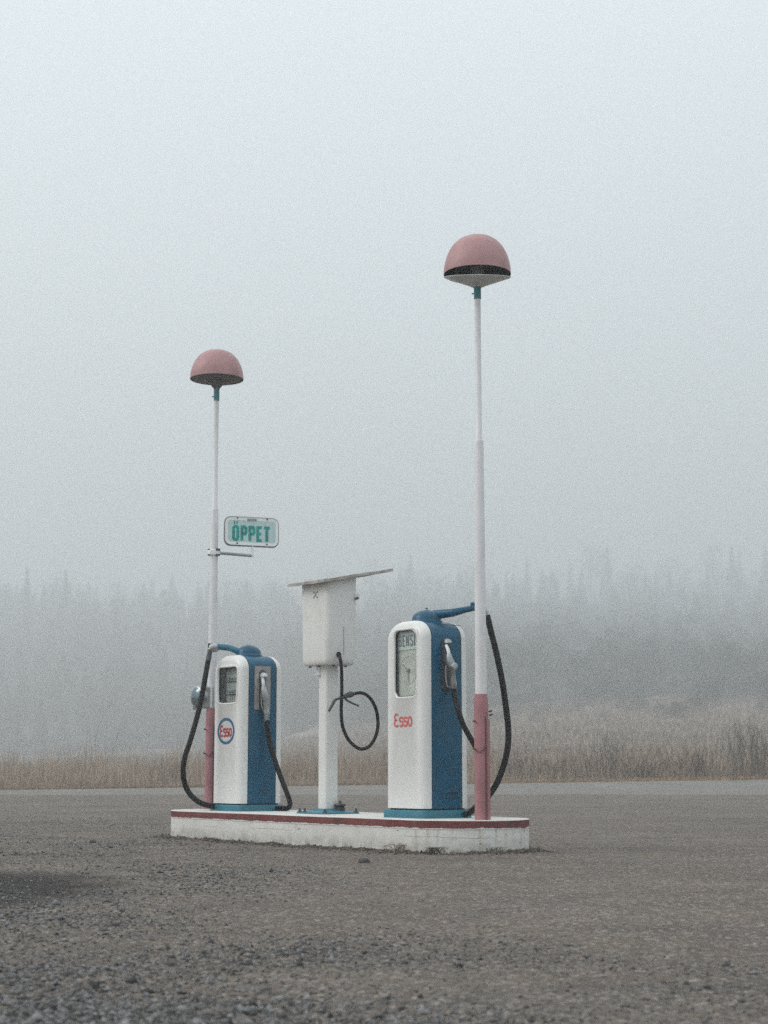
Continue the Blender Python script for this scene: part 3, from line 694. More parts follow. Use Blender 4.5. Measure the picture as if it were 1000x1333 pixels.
# ------------------------------------------------------------------ ground
def vnoise(x, y, s, seed=0): return noise.noise((x * s, y * s, seed))
def gz(x, y):
    d = y
    z = .018 * vnoise(x, y, .5, 3) + .011 * vnoise(x, y, 1.7, 5)
    if y < 24: z += .007 * vnoise(x, y, 5.5, 7) + .004 * vnoise(x, y, 13, 9)
    # shallow tyre ruts
    z -= .012 * math.exp(-((y - 30 - .05 * x) / .8) ** 2) + .010 * math.exp(-((y - 25.5 + .12 * x) / .6) ** 2)
    # a low bank of gravel pushed against the island
    la = (x - IC.x) * AX.x + (y - IC.y) * AX.y; lb = (x - IC.x) * NX.x + (y - IC.y) * NX.y
    t = min(0, max(-ISL, la)); dd = math.hypot(la - t, lb) - ISR
    if -.3 < dd < .6: z = z * .5 + .014 * math.exp(-(max(dd, 0) / .15) ** 2) * (1 + 1.1 * vnoise(x, y, 3.2, 11)) * (1 if dd > -.05 else .3)
    return z
rows = [-9, -6, -3, -1, .5, 2.0]; y = 3.0
while y < 47.2: rows.append(y); y *= 1.0085
rows.append(47.5)
nc = 300; V = []
us = [math.copysign(abs(k / nc * 2 - 1) ** 1.0, k / nc * 2 - 1) for k in range(nc + 1)]
for y in rows:
    hw = .30 * max(y, 3) + .8
    for u in us:
        x = u * hw if abs(u) < .92 else math.copysign(.92 * hw + (abs(u) - .92) / .08 * (60), u)
        V.append((x, y, gz(x, y) if abs(u) < .95 else 0))
V = np.array(V); m_ = nc + 1
ii = np.arange(len(rows) - 1)[:, None] * m_ + np.arange(nc)[None, :]; ii = ii.ravel()
FA = np.stack([ii, ii + 1, ii + m_ + 1, ii + m_], 1)

def ground_mat():
    m = bpy.data.materials.new('packed_gravel'); m.use_nodes = True; nt = m.node_tree; N = nt.nodes; L = nt.links
    b = N['Principled BSDF']; b.inputs['Roughness'].default_value = .9; b.inputs['Specular IOR Level'].default_value = .2
    tc = N.new('ShaderNodeTexCoord')
    def nz(s, d=6, r=.6, ms=None):
        n = N.new('ShaderNodeTexNoise'); n.inputs['Scale'].default_value = s; n.inputs['Detail'].default_value = d; n.inputs['Roughness'].default_value = r
        if ms:
            mp = N.new('ShaderNodeMapping'); mp.inputs['Scale'].default_value = ms; L.new(tc.outputs['Object'], mp.inputs[0]); L.new(mp.outputs[0], n.inputs['Vector'])
        else: L.new(tc.outputs['Object'], n.inputs['Vector'])
        return n.outputs['Fac']
    def mr(v, a, c, d=0, e=1):
        n = N.new('ShaderNodeMapRange'); L.new(v, n.inputs['Value'])
        for k, x in zip(('From Min', 'From Max', 'To Min', 'To Max'), (a, c, d, e)): n.inputs[k].default_value = x
        return n.outputs[0]
    def mix(f, a, c):
        n = N.new('ShaderNodeMix'); n.data_type = 'RGBA'; L.new(f, n.inputs['Factor'])
        for s_, q in (('A', a), ('B', c)):
            if isinstance(q, tuple): n.inputs[s_].default_value = (*q, 1)
            else: L.new(q, n.inputs[s_])
        return n.outputs['Result']
    c = mix(mr(nz(.35, 4), .35, .65), (.138, .110, .088), (.198, .162, .132))
    c = mix(mr(nz(1.6, 6, .65, (.5, 1, 1)), .45, .68, 0, .8), c, (.105, .09, .081))
    c = mix(mr(nz(1.0, 7, .7, (.16, 1.5, 1)), .56, .70, 0, .75), c, (.060, .050, .043))
    c = mix(mr(nz(.8, 5, .6, (.3, 1, 1)), .55, .7, 0, .5), c, (.225, .186, .153))
    vo = N.new('ShaderNodeTexVoronoi'); vo.inputs['Scale'].default_value = 60; L.new(tc.outputs['Object'], vo.inputs['Vector'])
    hs = N.new('ShaderNodeSeparateColor'); L.new(vo.outputs['Color'], hs.inputs[0])
    c = mix(mr(hs.outputs[0], .0, .45, .75, 0), c, (.085, .075, .07))
    c = mix(mr(hs.outputs[1], .7, 1, 0, .7), c, (.40, .37, .345))
    v2 = N.new('ShaderNodeTexVoronoi'); v2.inputs['Scale'].default_value = 17; L.new(tc.outputs['Object'], v2.inputs['Vector'])
    h2 = N.new('ShaderNodeSeparateColor'); L.new(v2.outputs['Color'], h2.inputs[0])
    c = mix(mr(h2.outputs[0], .0, .35, .55, 0), c, (.10, .088, .08))
    # a dark oily stain on the left
    sp = N.new('ShaderNodeSeparateXYZ'); L.new(tc.outputs['Object'], sp.inputs[0])
    def ma(op, a, c_=None):
        n = N.new('ShaderNodeMath'); n.operation = op
        for i, q in enumerate((a, c_)):
            if q is None: continue
            if isinstance(q, (int, float)): n.inputs[i].default_value = q
            else: L.new(q, n.inputs[i])
        return n.outputs[0]
    dx = ma('DIVIDE', ma('ADD', sp.outputs[0], 2.35), .75); dy = ma('DIVIDE', ma('SUBTRACT', sp.outputs[1], 9.3), 1.5)
    dd = ma('SQRT', ma('ADD', ma('MULTIPLY', dx, dx), ma('MULTIPLY', dy, dy)))
    dd = ma('ADD', dd, ma('MULTIPLY', ma('SUBTRACT', nz(3, 5), .5), 1.2))
    c = mix(mr(dd, .75, 1.35, .9, 0), c, (.025, .021, .02))
    L.new(c, b.inputs['Base Color'])
    bp = N.new('ShaderNodeBump'); bp.inputs['Strength'].default_value = .9; bp.inputs['Distance'].default_value = .02
    hgt = ma('ADD', ma('MULTIPLY', vo.outputs['Distance'], -.5), ma('MULTIPLY', nz(30, 5), .9))
    L.new(hgt, bp.inputs['Height']); L.new(bp.outputs[0], b.inputs['Normal'])
    return m
GRND = ground_mat()
go = np_obj('gravel_lot', V, FA, GRND, True); tag(go, kind='structure')
EARTH = mat('far_earth', (.15, .125, .10), .95, var=.2, scale=.2)
MB().add([(-900, -60, -.12), (900, -60, -.12), (900, 900, -.12), (-900, 900, -.12)], [(0, 1, 2, 3)]).build('ground', EARTH, None, 0)['kind'] = 'structure'

def road_far(x): return max(-.05, min(.62, .17 + .0135 * x))
def road_mat():
    m = mat('grey_asphalt', (.172, .158, .142), .9, var=.12, scale=.5, bump=.3, bscale=80, dirt=(.145, .13, .118), dirt_amt=.6, dscale=1.2)
    return m
vs, fs = [], []
xs = np.linspace(-90, 90, 91)
for x in xs:
    for t in np.linspace(0, 1, 6):
        y0 = 44.6 + .0 * x + .15 * vnoise(x, 0, .4, 2) * (t == 0); y1 = 53
        vs.append((x, y0 + (y1 - y0) * t, .05 * min(1, t * 5) - .035 + (road_far(x) - .0) * t ** 1.2 + .03 * math.sin(math.pi * t)))
for i in range(90):
    for k in range(5): a_ = i * 6 + k; fs.append((a_, a_ + 6, a_ + 7, a_ + 1))
MB().add(vs, fs).build('road', road_mat(), None, 40)['kind'] = 'structure'

def sm(t): t = min(1, max(0, t)); return t * t * (3 - 2 * t)
FPX, FPY = [-200, 0, 250, 400, 520, 640, 800, 1000, 1200], [996, 990, 977, 957, 940, 924, 913, 905, 900]
def ang(x, y): return min(.35, max(-.35, x / max(y, 60)))
def wood_edge(x, y): return 300 - 85 * sm((ang(x, y) + .09) / .17)
def field_z(x, y):
    a = ang(x, y); ye = wood_edge(x, y); z0 = road_far(x if abs(x) < 14 else math.copysign(14, x)) - .03
    zt = CAMH + (HZ - float(np.interp(500 + F * a, FPX, FPY))) / F * ye
    u = max(0, min(1, (y - 53) / (ye - 53)))
    z = z0 + (zt - z0) * (.25 * u + .75 * u ** 1.45) + (.105 * max(0, min(y, ye + 420) - ye) + .05 * max(0, y - ye - 420))
    w = y - 53
    return z + .10 * vnoise(x, y, .12, 4) * min(1, w / 6) + .05 * vnoise(x, y, .5, 6) * min(1, w / 4)
ys = [53 + .8 * k for k in range(12)] + [63 + 3.0 * k for k in range(60)] + [245 + 12 * k for k in range(60)]
xs = np.linspace(-1, 1, 141); V = []
for y in ys:
    for u in xs: x = u * (45 + (y - 53) * .75); V.append((x, y, field_z(x, y)))
V = np.array(V); m_ = 141; ii = (np.arange(len(ys) - 1)[:, None] * m_ + np.arange(140)[None, :]).ravel()
FIELD = mat('dry_field_soil', (.195, .152, .118), .95, var=.2, scale=.35, dirt=(.17, .13, .10), dirt_amt=.6, dscale=.8)
tag(np_obj('field', V, np.stack([ii, ii + 1, ii + m_ + 1, ii + m_], 1), FIELD, True), kind='structure')

ys = [200 + 12 * k for k in range(63)]; V = []
for y in ys:
    for u in xs:
        x = u * (45 + (y - 53) * .75); V.append((x, y, field_z(x, y) + (.15 if y > wood_edge(x, y) + 2 else -1.0)))
ii = (np.arange(len(ys) - 1)[:, None] * m_ + np.arange(140)[None, :]).ravel()
tag(np_obj('forest_floor', np.array(V), np.stack([ii, ii + 1, ii + m_ + 1, ii + m_], 1), mat('forest_floor_moss', (.045, .045, .036), .95, var=.3, scale=.5), True), kind='structure')

# ------------------------------------------------------------------ loose stones (uncountable gravel)
def stones(n, ysel, size, seed, name, xfun, mat_, zfun=gz, squash=.6):
    g = np.random.default_rng(seed); oct_ = np.array([(1, 0, 0), (0, 1, 0), (-1, 0, 0), (0, -1, 0), (0, 0, 1), (0, 0, -1)], float)
    of = np.array([(0, 1, 4), (1, 2, 4), (2, 3, 4), (3, 0, 4), (1, 0, 5), (2, 1, 5), (3, 2, 5), (0, 3, 5)])
    ys = ysel(g, n); xs = xfun(g, ys); sz = size(g, n, xs, ys)
    P = oct_[None] * (1 + .35 * g.normal(size=(n, 6, 1))).clip(.45, 1.7)
    P[:, :4, 2] += g.normal(size=(n, 4)) * .25
    P *= np.array([1, 1, squash]) * (1 + .3 * g.normal(size=(n, 1, 3))).clip(.5, 1.6)
    a = g.random(n) * 6.283; ca, sa = np.cos(a)[:, None], np.sin(a)[:, None]
    Xr = P[:, :, 0] * ca - P[:, :, 1] * sa; Yr = P[:, :, 0] * sa + P[:, :, 1] * ca
    P = np.stack([Xr, Yr, P[:, :, 2]], 2) * sz[:, None, None]
    zz = np.array([zfun(x, y) for x, y in zip(xs, ys)]) + sz * .18
    P += np.stack([xs, ys, zz], 1)[:, None, :]
    Fa = (of[None] + 6 * np.arange(n)[:, None, None]).reshape(-1, 3)
    return np_obj(name, P.reshape(-1, 3), Fa, mat_)
STONE = mat('gravel_stone', (.135, .131, .130), .9, var=.25, scale=40, island=.8, spec=.25)
def cov(x, y): return .5 + .5 * vnoise(x, y, .55, 21) + .35 * vnoise(x, y, 1.4, 22)
def size_(g, n, xs, ys):
    c = np.array([cov(x, y) for x, y in zip(xs, ys)]); c = c + np.clip((-.1 - xs) / 2.5, -.35, .45) + np.clip((6.5 - ys) / 8, -.25, .3)
    s = np.exp(g.normal(size=n) * .45) * .0039 * (.45 + .95 * np.clip(c, 0, 1.3))
    keep = g.random(n) < np.clip(.18 + 1.25 * (c - .35), .10, 1)
    return np.where(keep, np.clip(s, .0024, .022), .0012)
def inside(xs, ys):
    la = (xs - IC.x) * AX.x + (ys - IC.y) * AX.y; lb = (xs - IC.x) * NX.x + (ys - IC.y) * NX.y
    return np.hypot(la - np.clip(la, -ISL, 0), lb)
def xf(g, ys):
    x = (g.random(len(ys)) * 2 - 1) * (.255 * ys + .35)
    bad = inside(x, ys) < ISR + .01
    x[bad] = np.where(x[bad] > 0, x[bad] + 2.0, x[bad] - 2.0); bad = inside(x, ys) < ISR + .01; x[bad] = 3.9
    return x
tag(stones(150000, lambda g, n: 3.5 * np.exp(g.random(n) ** 1.0 * math.log(24 / 3.5)), size_, 3, 'loose_gravel', xf, STONE), kind='stuff')
# crumbs banked along the island
def along(g, n):
    a = g.random(n) * (ISL + 1.6) - ISL - .1; return a
def bank(n, seed):
    g = np.random.default_rng(seed); t = g.random(n) * (2 * ISL + 2 * math.pi * ISR); d = np.abs(g.normal(size=n)) * .075; xs, ys = [], []
    for k in range(n):
        u = t[k]; r = ISR + .004 + d[k]
        if u < ISL: la, lb = -u, r
        elif u < 2 * ISL: la, lb = -(u - ISL), -r
        elif u < 2 * ISL + math.pi * ISR: th = -math.pi / 2 + (u - 2 * ISL) / ISR; la, lb = r * math.cos(th), r * math.sin(th)
        else: th = math.pi / 2 + (u - 2 * ISL - math.pi * ISR) / ISR; la, lb = -ISL + r * math.cos(th), r * math.sin(th)
        p = isl(la, lb); xs.append(p.x); ys.append(p.y)
    return np.array(xs), np.array(ys)
bx, by = bank(7000, 5)
CRUMB = mat('dark_soil_crumb', (.12, .10, .088), .95, var=.3, scale=40, island=.6, spec=.1)
tag(stones(7000, lambda g, n: by, lambda g, n, xs, ys: np.clip(np.exp(g.normal(size=n) * .5) * .0065, .003, .02), 6, 'soil_crumbs', lambda g, ys: bx, CRUMB, squash=.75), kind='stuff')

# single stones one can point at
def rock(px, py, r, label):
    p = at_z(px, py, .0); p.z = gz(p.x, p.y) + r * .25
    import bmesh
    bm = bmesh.new(); bmesh.ops.create_icosphere(bm, subdivisions=2, radius=r)
    for v in bm.verts:
        k = 1 + .35 * noise.noise(v.co / r * 1.3 + Vector((px, py, 0))); v.co = Vector((v.co.x * 1.35 * k, v.co.y * k, v.co.z * .62 * k))
    me = bpy.data.meshes.new('rock'); bm.to_mesh(me); bm.free(); me.materials.append(DROCK)
    o = bpy.data.objects.new('rock', me); COL.objects.link(o); o.location = p; o.rotation_euler = (0, 0, px)
    return tag(o, label, 'rock', 'dark stones lying on the gravel')
DROCK = mat('dark_stone', (.055, .05, .05), .9, var=.3, scale=30, bump=.4, bscale=60)
rock(474, 1124, .034, 'dark stone on the gravel in front of the middle of the island')
rock(121, 1096, .03, 'dark stone on the gravel left of the island, larger of two')
rock(36, 1096, .022, 'small dark stone near the left edge, level with the island')

# ------------------------------------------------------------------ dry weeds at the island's foot
STRAW = mat('dry_straw', (.19, .135, .085), .9, var=.3, scale=9, island=.5, spec=.1)
STRAWD = mat('dark_dead_stems', (.065, .055, .046), .95, var=.3, scale=9, island=.5, spec=.1)
def tuft(a, n, hgt, count, m, label, curl=1.0, seed=0):
    g = random.Random(seed); p = isl(a, n, 0); p.z = gz(p.x, p.y); mb = MB()
    for k in range(count):
        an = g.random() * 6.283; l = hgt * (.5 + .7 * g.random()); sp_ = curl * l * (.3 + .7 * g.random()); x0, y0 = g.gauss(0, .03), g.gauss(0, .02)
        pts = [Vector((x0 + math.cos(an) * sp_ * t ** 1.4, y0 + math.sin(an) * sp_ * t ** 1.4, l * (t - .55 * curl * t ** 3) * 1.1)) for t in (0, .25, .5, .75, 1)]
        mb.tube(pts, [.0022, .002, .0018, .0014, .0007], 4)
    o = mb.build('weed', m, None, 0); o.location = p
    return tag(o, label, 'weed', 'dry weeds along the island')
tuft(-.06, ISR + .05, .12, 26, STRAW, 'dry curled straw weed at the island foot below the taller pump', 1.3, 1)
tuft(.30, .53, .085, 60, STRAWD, 'dark dead weed at the rounded near end of the island, below the pole', 1.1, 2)
tuft(.55, .12, .06, 30, STRAWD, 'low dark weed at the far right tip of the island', 1.0, 3)

# ------------------------------------------------------------------ grass, verge and shrubs
def blades(n, xs, ys, h, w, name, m, lean=.25, seed=0):
    g = np.random.default_rng(seed); z = np.array([field_z(x, max(y, 53)) for x, y in zip(xs, ys)]) - .03
    a = g.random(n) * 6.283; dx, dy = np.cos(a), np.sin(a); L_ = g.normal(size=n) * lean; an2 = g.random(n) * 6.283
    lx, ly = np.cos(an2) * L_ * h, np.sin(an2) * L_ * h
    B = np.stack([xs, ys, z], 1)
    v0 = B + np.stack([-dx * w, -dy * w, 0 * z], 1); v1 = B + np.stack([dx * w, dy * w, 0 * z], 1)
    M = B + np.stack([lx * .35, ly * .35, h * .6], 1); v2 = M + np.stack([dx * w * .7, dy * w * .7, 0 * z], 1); v3 = M + np.stack([-dx * w * .7, -dy * w * .7, 0 * z], 1)
    T = B + np.stack([lx, ly, h], 1); v4 = T + np.stack([dx * w * .25, dy * w * .25, 0 * z], 1); v5 = T - np.stack([dx * w * .25, dy * w * .25, 0 * z], 1)
    P = np.stack([v0, v1, v2, v3, v4, v5], 1).reshape(-1, 3); k = 6 * np.arange(n)[:, None]
    Fa = np.concatenate([np.array([[0, 1, 2, 3]]) + k, np.array([[3, 2, 4, 5]]) + k])
    return np_obj(name, P, Fa, m)
GR = mat('dry_meadow_grass', (.235, .185, .145), .95, var=.25, scale=.25, island=.45, spec=.05)
GR2 = mat('orange_verge_grass', (.30, .205, .13), .95, var=.2, scale=.5, island=.35, spec=.05)
REED = mat('grey_reed', (.36, .28, .215), .95, var=.3, scale=.6, island=.4, spec=.05)
TWIG = mat('grey_brown_twig', (.135, .112, .094), .95, var=.25, scale=3, island=.3, spec=.05)
def dens(x, y, s): return .5 + .5 * vnoise(x, y, s, 31)
n = 42000; ys = 54.2 + 11 * rng.random(n) ** 1.3; xs = (rng.random(n) * 2 - 1) * (ys * .27 + 1.5)
d = np.array([.6 * dens(x, y, .35) + .4 * dens(x, y, 1.1) for x, y in zip(xs, ys)])
right = np.clip((xs + 3) / 10, 0, 1)
cl = np.array([vnoise(x, y, 1.6, 51) for x, y in zip(xs, ys)])
h = (.25 + (.85 * d + .5 * np.clip(cl, -.4, .6)) * (1 - .30 * right)).clip(.12) * np.exp(rng.normal(size=n) * .35) * np.clip((ys - 53.6 - 1.7 * np.clip((xs - 4) / 5, 0, 1)) / 2.2, .12, 1)
tag(blades(n, xs, ys, h, .006 + .006 * rng.random(n), 'verge_grass', REED, .26, 1), kind='stuff')
n = 90000; ys = 63 + 190 * rng.random(n) ** 1.7; xs = (rng.random(n) * 2 - 1) * (ys * .28 + 2)
tag(blades(n, xs, ys, (.14 + .30 * rng.random(n)) * (.7 + .6 * ys / 150), (.010 + .016 * rng.random(n)) * (ys / 90), 'meadow_grass', GR, .3, 2), kind='stuff')
n = 14000; xs = -14 + 29 * rng.random(n); ys = 52.95 + np.array([.5 * vnoise(x, 0, .7, 61) for x in xs]) + (.25 + .13 * np.clip(xs - 4, 0, 9)) * rng.random(n) * 2.0
tag(blades(n, xs, ys, .06 + .12 * rng.random(n), .012 + .01 * rng.random(n), 'short_verge_grass', GR2, .5, 3), kind='stuff')
BRUSH = mat('brown_brush_twig', (.105, .074, .052), .95, var=.3, scale=3, island=.4, spec=.05)
def shrub(px, Yb, w, hgt, count, label, m=TWIG, seed=0, straight=.1, twigs=3, base=None):
    g = random.Random(seed); p0 = at_y(px, 1000, Yb); x0 = p0.x; z0 = field_z(x0, Yb) - .05; mb = MB()
    for k in range(count):
        bx_ = g.gauss(0, w * .45); by_ = g.gauss(0, .4); l = hgt * (.45 + .6 * g.random()) * math.exp(-(bx_ / w) ** 2 * .5)
        le = g.gauss(0, straight); le2 = g.gauss(0, straight); top = Vector((bx_ + le * l, by_ + le2 * l, l))
        pts = [Vector((bx_, by_, 0)), Vector((bx_ + le * l * .3, by_ + le2 * l * .3, l * .4)), Vector((bx_ + le * l * .65, by_ + le2 * l * .65, l * .72)), top]
        r0 = .007 + .006 * g.random(); mb.tube(pts, [r0, r0 * .8, r0 * .6, r0 * .3], 4, False)
        for q in range(twigs):
            t = .3 + .6 * g.random(); b_ = pts[1].lerp(top, t); e_ = b_ + Vector((g.gauss(0, .10), g.gauss(0, .10), .12 + .25 * g.random())) * (hgt * .5)
            mb.tube([b_, e_], [r0 * .5, r0 * .25], 3, False)
    o = mb.build('bare_shrub', m, None, 0); o.location = (x0, Yb, z0)
    return tag(o, label, 'shrub', 'low roadside brush' if label.startswith('low bare brush') else 'bare shrubs along the roadside')
shrub(972, 55.5, .95, 2.05, 60, 'tall bare upright shrub by the road at the right edge', seed=1, twigs=4)
shrub(948, 55.0, .30, 1.9, 14, 'thin bare stems leaning beside the tall shrub at the right edge', seed=2, twigs=2)
shrub(795, 56, 1.0, 1.75, 46, 'bare upright shrub in dry grass midway between pole and right edge', seed=3)
shrub(850, 55.5, 1.1, .75, 60, 'low dark tangled shrub between the two tall roadside shrubs', m=BRUSH, seed=4, straight=.6, twigs=6)
shrub(680, 56, .8, 1.35, 42, 'grey bare shrub just right of the near pole hose', seed=5)
shrub(735, 57, .7, 1.1, 34, 'low grey shrub left of the midway roadside shrub', seed=6, straight=.25)
for q, (px, Yb, w, hh, ct) in enumerate(((660, 57.5, .8, 1.0, 34), (712, 55.8, .6, .9, 30), (765, 56.5, .7, 1.2, 30), (822, 57, .8, 1.3, 32), (880, 57.5, .9, 1.25, 34), (912, 56.5, .8, 1.1, 34), (992, 57, .7, 1.6, 30), (480, 58, .8, .9, 24), (400, 58.5, .8, .85, 20), (120, 59, .8, .8, 20))):
    shrub(px, Yb, w, hh, ct, 'low bare brush standing in the dry roadside grass', m=BRUSH, seed=20 + q, straight=.38, twigs=6)
shrub(30, 57, .9, .95, 24, 'sparse bare shrub across the road at the left edge', seed=7, straight=.4)
shrub(182, 58, .7, .95, 22, 'sparse bare shrub across the road, left of the shorter pump', seed=8, straight=.3)
shrub(222, 57, .6, 1.1, 20, 'thin bare shrub across the road, just left of the far hose', seed=9, straight=.25)

# ------------------------------------------------------------------ trees in the fog
NEEDLE = mat('spruce_needles', (.035, .045, .036), .95, var=.4, scale=.8, island=.3, spec=.05)
BARK = mat('tree_bark', (.06, .05, .043), .95, var=.3, scale=2, spec=.05)
BIRCH = mat('bare_twig_crown', (.055, .052, .048), .95, var=.35, scale=.6, island=.35, spec=.05)
def spruce_meshes(seed, H, lite=False):
    g = np.random.default_rng(seed); V, Fa = [], []
    z = H * .06
    while z < H * .985:
        f = 1 - z / H; rad = (.185 * H * f ** .85 + .15) * (.8 + .35 * g.random()); nb = int(7 + 6 * f)
        a0 = g.random() * 6.28
        for k in range(nb):
            if g.random() < .1: continue
            a = a0 + 6.283 * k / nb + g.normal() * .15; r = rad * (.6 + .5 * g.random()); dr = r * (.22 + .25 * g.random()); wd = r * .16 + .10
            c, s = math.cos(a), math.sin(a)
            for (t0, t1) in (((.05, .7), (.45, 1.05)) if lite else ((.05, .55), (.35, .85), (.6, 1.05))):
                for q in ((-1, 1) if lite else (-1, 0, 1)):
                    b0 = np.array([c * r * t0, s * r * t0, z - dr * t0 ** 1.5]); tip = np.array([c * r * t1 - s * q * wd * 1.6, s * r * t1 + c * q * wd * 1.6, z - dr * t1 ** 1.5 - .12 * r * abs(q) - .05 + .12 * g.normal()])
                    n0 = np.array([-s, c, .35 * g.normal()]) * wd * .5; i = len(V); V += [b0 - n0, b0 + n0, tip]; Fa.append((i, i + 1, i + 2))
        z += H * .026 * (.6 + .8 * f)
    i = len(V); V += [np.array([-.05, 0, H * .93]), np.array([.05, 0, H * .93]), np.array([0, 0, H])]; Fa.append((i, i + 1, i + 2))
    return np.array(V), np.array(Fa)
def make_tree(V, Fa, H, m, name):
    cr = np_obj('crown', V, Fa, m); tr = MB().tube([(0, 0, -.6), (.03, 0, H * .4), (0, .02, H * .8), (0, 0, H * .97)], [H * .012, H * .009, H * .004, .01], 8).build('trunk', BARK)
    e = bpy.data.objects.new(name, None); COL.objects.link(e); cr.parent = e; tr.parent = e
    return e
def leafy(seed, H):
    g = np.random.default_rng(seed); V, Fa = [], []
    for k in range(70):
        t = .18 + .8 * g.random(); a = g.random() * 6.283; r = H * .20 * math.sin(math.pi * min(1, t * .85 + .12)) * (.4 + .8 * g.random())
        c0 = np.array([math.cos(a) * r, math.sin(a) * r, H * t]); s_ = H * (.035 + .03 * g.random())
        for q in range(34):
            p = c0 + g.normal(size=3) * s_ * np.array([1, 1, .8]); d = g.normal(size=3); d /= np.linalg.norm(d); d[2] += .5; w = np.cross(d, g.normal(size=3)); w /= np.linalg.norm(w)
            i = len(V); V += [p - w * .035 * H / 12, p + w * .035 * H / 12, p + d * .30 * H / 12]; Fa.append((i, i + 1, i + 2))
    return np.array(V), np.array(Fa)
protos = []
for k in range(3):
    V, Fa = spruce_meshes(40 + k, 22); protos.append((make_tree(V, Fa, 22, NEEDLE, 'spruce_tree'), 22))
for k in range(2):
    V, Fa = leafy(60 + k, 12); protos.append((make_tree(V, Fa, 12, BIRCH, 'bare_tree'), 12))
used = set()
def plant(i, x, y, H, label, cat, group):
    pr_, h0 = protos[i]
    if i in used:
        e = pr_.copy(); COL.objects.link(e)
        for ch in pr_.children:
            c = ch.copy(); COL.objects.link(c); c.parent = e
    else: e = pr_; used.add(i)
    s = H / h0; e.location = (x, y, field_z(x, y) - .3); e.scale = (s * random.uniform(.9, 1.15), s * random.uniform(.9, 1.15), s); e.rotation_euler = (0, 0, random.random() * 6.28)
    return tag(e, label, cat, group)
# spruces whose tops show on the left: (px, top py, distance)
LS = [(8, 758, 605), (36, 735, 592), (58, 758, 612), (86, 738, 598), (108, 763, 615), (150, 801, 630), (182, 776, 618), (212, 763, 605), (238, 770, 615), (262, 763, 625), (300, 791, 635), (328, 758, 615), (352, 778, 630), (384, 781, 632), (-18, 745, 600), (130, 784, 625), (405, 774, 625), (450, 778, 628)]
for k, (px, py, Yt) in enumerate(LS):
    p = at_y(px, py, Yt); H = p.z - field_z(p.x, Yt) + .3
    plant(k % 3, p.x, Yt, H, 'tall spruce fading into fog behind the field on the left', 'tree', 'foggy spruces on the left')
g = random.Random(4)
for k in range(34):
    px = 480 + 580 * (k + g.random()) / 34; Yt = g.uniform(660, 790); py = g.uniform(705, 765); p = at_y(px, py, Yt); H = max(9, p.z - field_z(p.x, Yt))
    plant(3 + k % 2 if g.random() < .4 else k % 3, p.x, Yt, H, 'dim tree in the fogbound wood behind the field on the right', 'tree', 'foggy trees behind the field')
# the rest of the wood reads as one mass, row behind row up the slope
def wood(n, seed):
    g = np.random.default_rng(seed); src = [spruce_meshes(80, 20, True), spruce_meshes(81, 20, True), leafy(82, 12), leafy(83, 12)]; hh = (20, 20, 12, 12); VV, FF, off = [], [], 0
    for k in range(n):
        t = ((k + .5) / n) ** 1.15; px = -120 + 1240 * g.random(); a0 = (px - 500) / F; ye = wood_edge(a0 * 200, 200) + 3; Yt = ye + (720 - ye) * t
        x = at_y(px, 900, Yt).x; z0 = field_z(x, Yt) - .3; rt = sm((a0 + .09) / .17)
        q = int(g.integers(2, 4)) if g.random() < max(.25, rt * (1.15 - t * 1.2)) else int(g.integers(0, 2))
        H = (6.5 + 26 * t) * (.75 + .5 * g.random()); H = min(H, at_y(px, (840 - 108 * t ** .8) + 22 * g.random(), Yt).z - z0); H = max(H, 4)
        v, f = src[q]; s = H / hh[q]; a = g.random() * 6.28; c_, s_ = math.cos(a), math.sin(a); w_ = s * (1.3 + .5 * (1 - t))
        w = np.stack([(v[:, 0] * c_ - v[:, 1] * s_) * w_ + x, (v[:, 0] * s_ + v[:, 1] * c_) * w_ + Yt, v[:, 2] * s + z0], 1)
        VV.append(w); FF.append(f + off); off += len(w)
    for k in range(260):     # thickets thinning out into the field
        px = -120 + 1240 * g.random(); a0 = (px - 500) / F; ye = wood_edge(a0 * 200, 200); Yt = ye + 8 - 75 * g.random() ** 2
        x = at_y(px, 900, Yt).x; H = 1.0 + 3.8 * g.random() * max(.25, 1 - (ye - Yt) / 60); v, f = src[2 + k % 2]; s = H / 12; a = g.random() * 6.28; c_, s_ = math.cos(a), math.sin(a); w_ = s * 2.6
        w = np.stack([(v[:, 0] * c_ - v[:, 1] * s_) * w_ + x, (v[:, 0] * s_ + v[:, 1] * c_) * w_ + Yt, v[:, 2] * s + field_z(x, Yt) - .25 * H], 1)
        VV.append(w); FF.append(f + off); off += len(w)
    return np_obj('far_wood', np.concatenate(VV), np.concatenate(FF), NEEDLE)
tag(wood(1250, 9), kind='stuff')

# ------------------------------------------------------------------ fog
def haze(density):
    x0, x1, y0, y1, z0, z1 = -720, 720, -40, 960, -1.4, 128
    hb_ = MB().box(((x0 + x1) / 2, (y0 + y1) / 2, (z0 + z1) / 2), (x1 - x0, y1 - y0, z1 - z0))
    m = bpy.data.materials.new('fog_air'); m.use_nodes = True; N = m.node_tree.nodes; N.remove(N['Principled BSDF'])
    v = N.new('ShaderNodeVolumePrincipled'); v.inputs['Color'].default_value = (.90, .93, .945, 1); v.inputs['Density'].default_value = density; v.inputs['Anisotropy'].default_value = .45
    m.node_tree.links.new(v.outputs[0], N['Material Output'].inputs['Volume'])
    o = hb_.build('haze', m, None, 0); o.display_type = 'WIRE'; tag(o, kind='stuff')
haze(.0034)

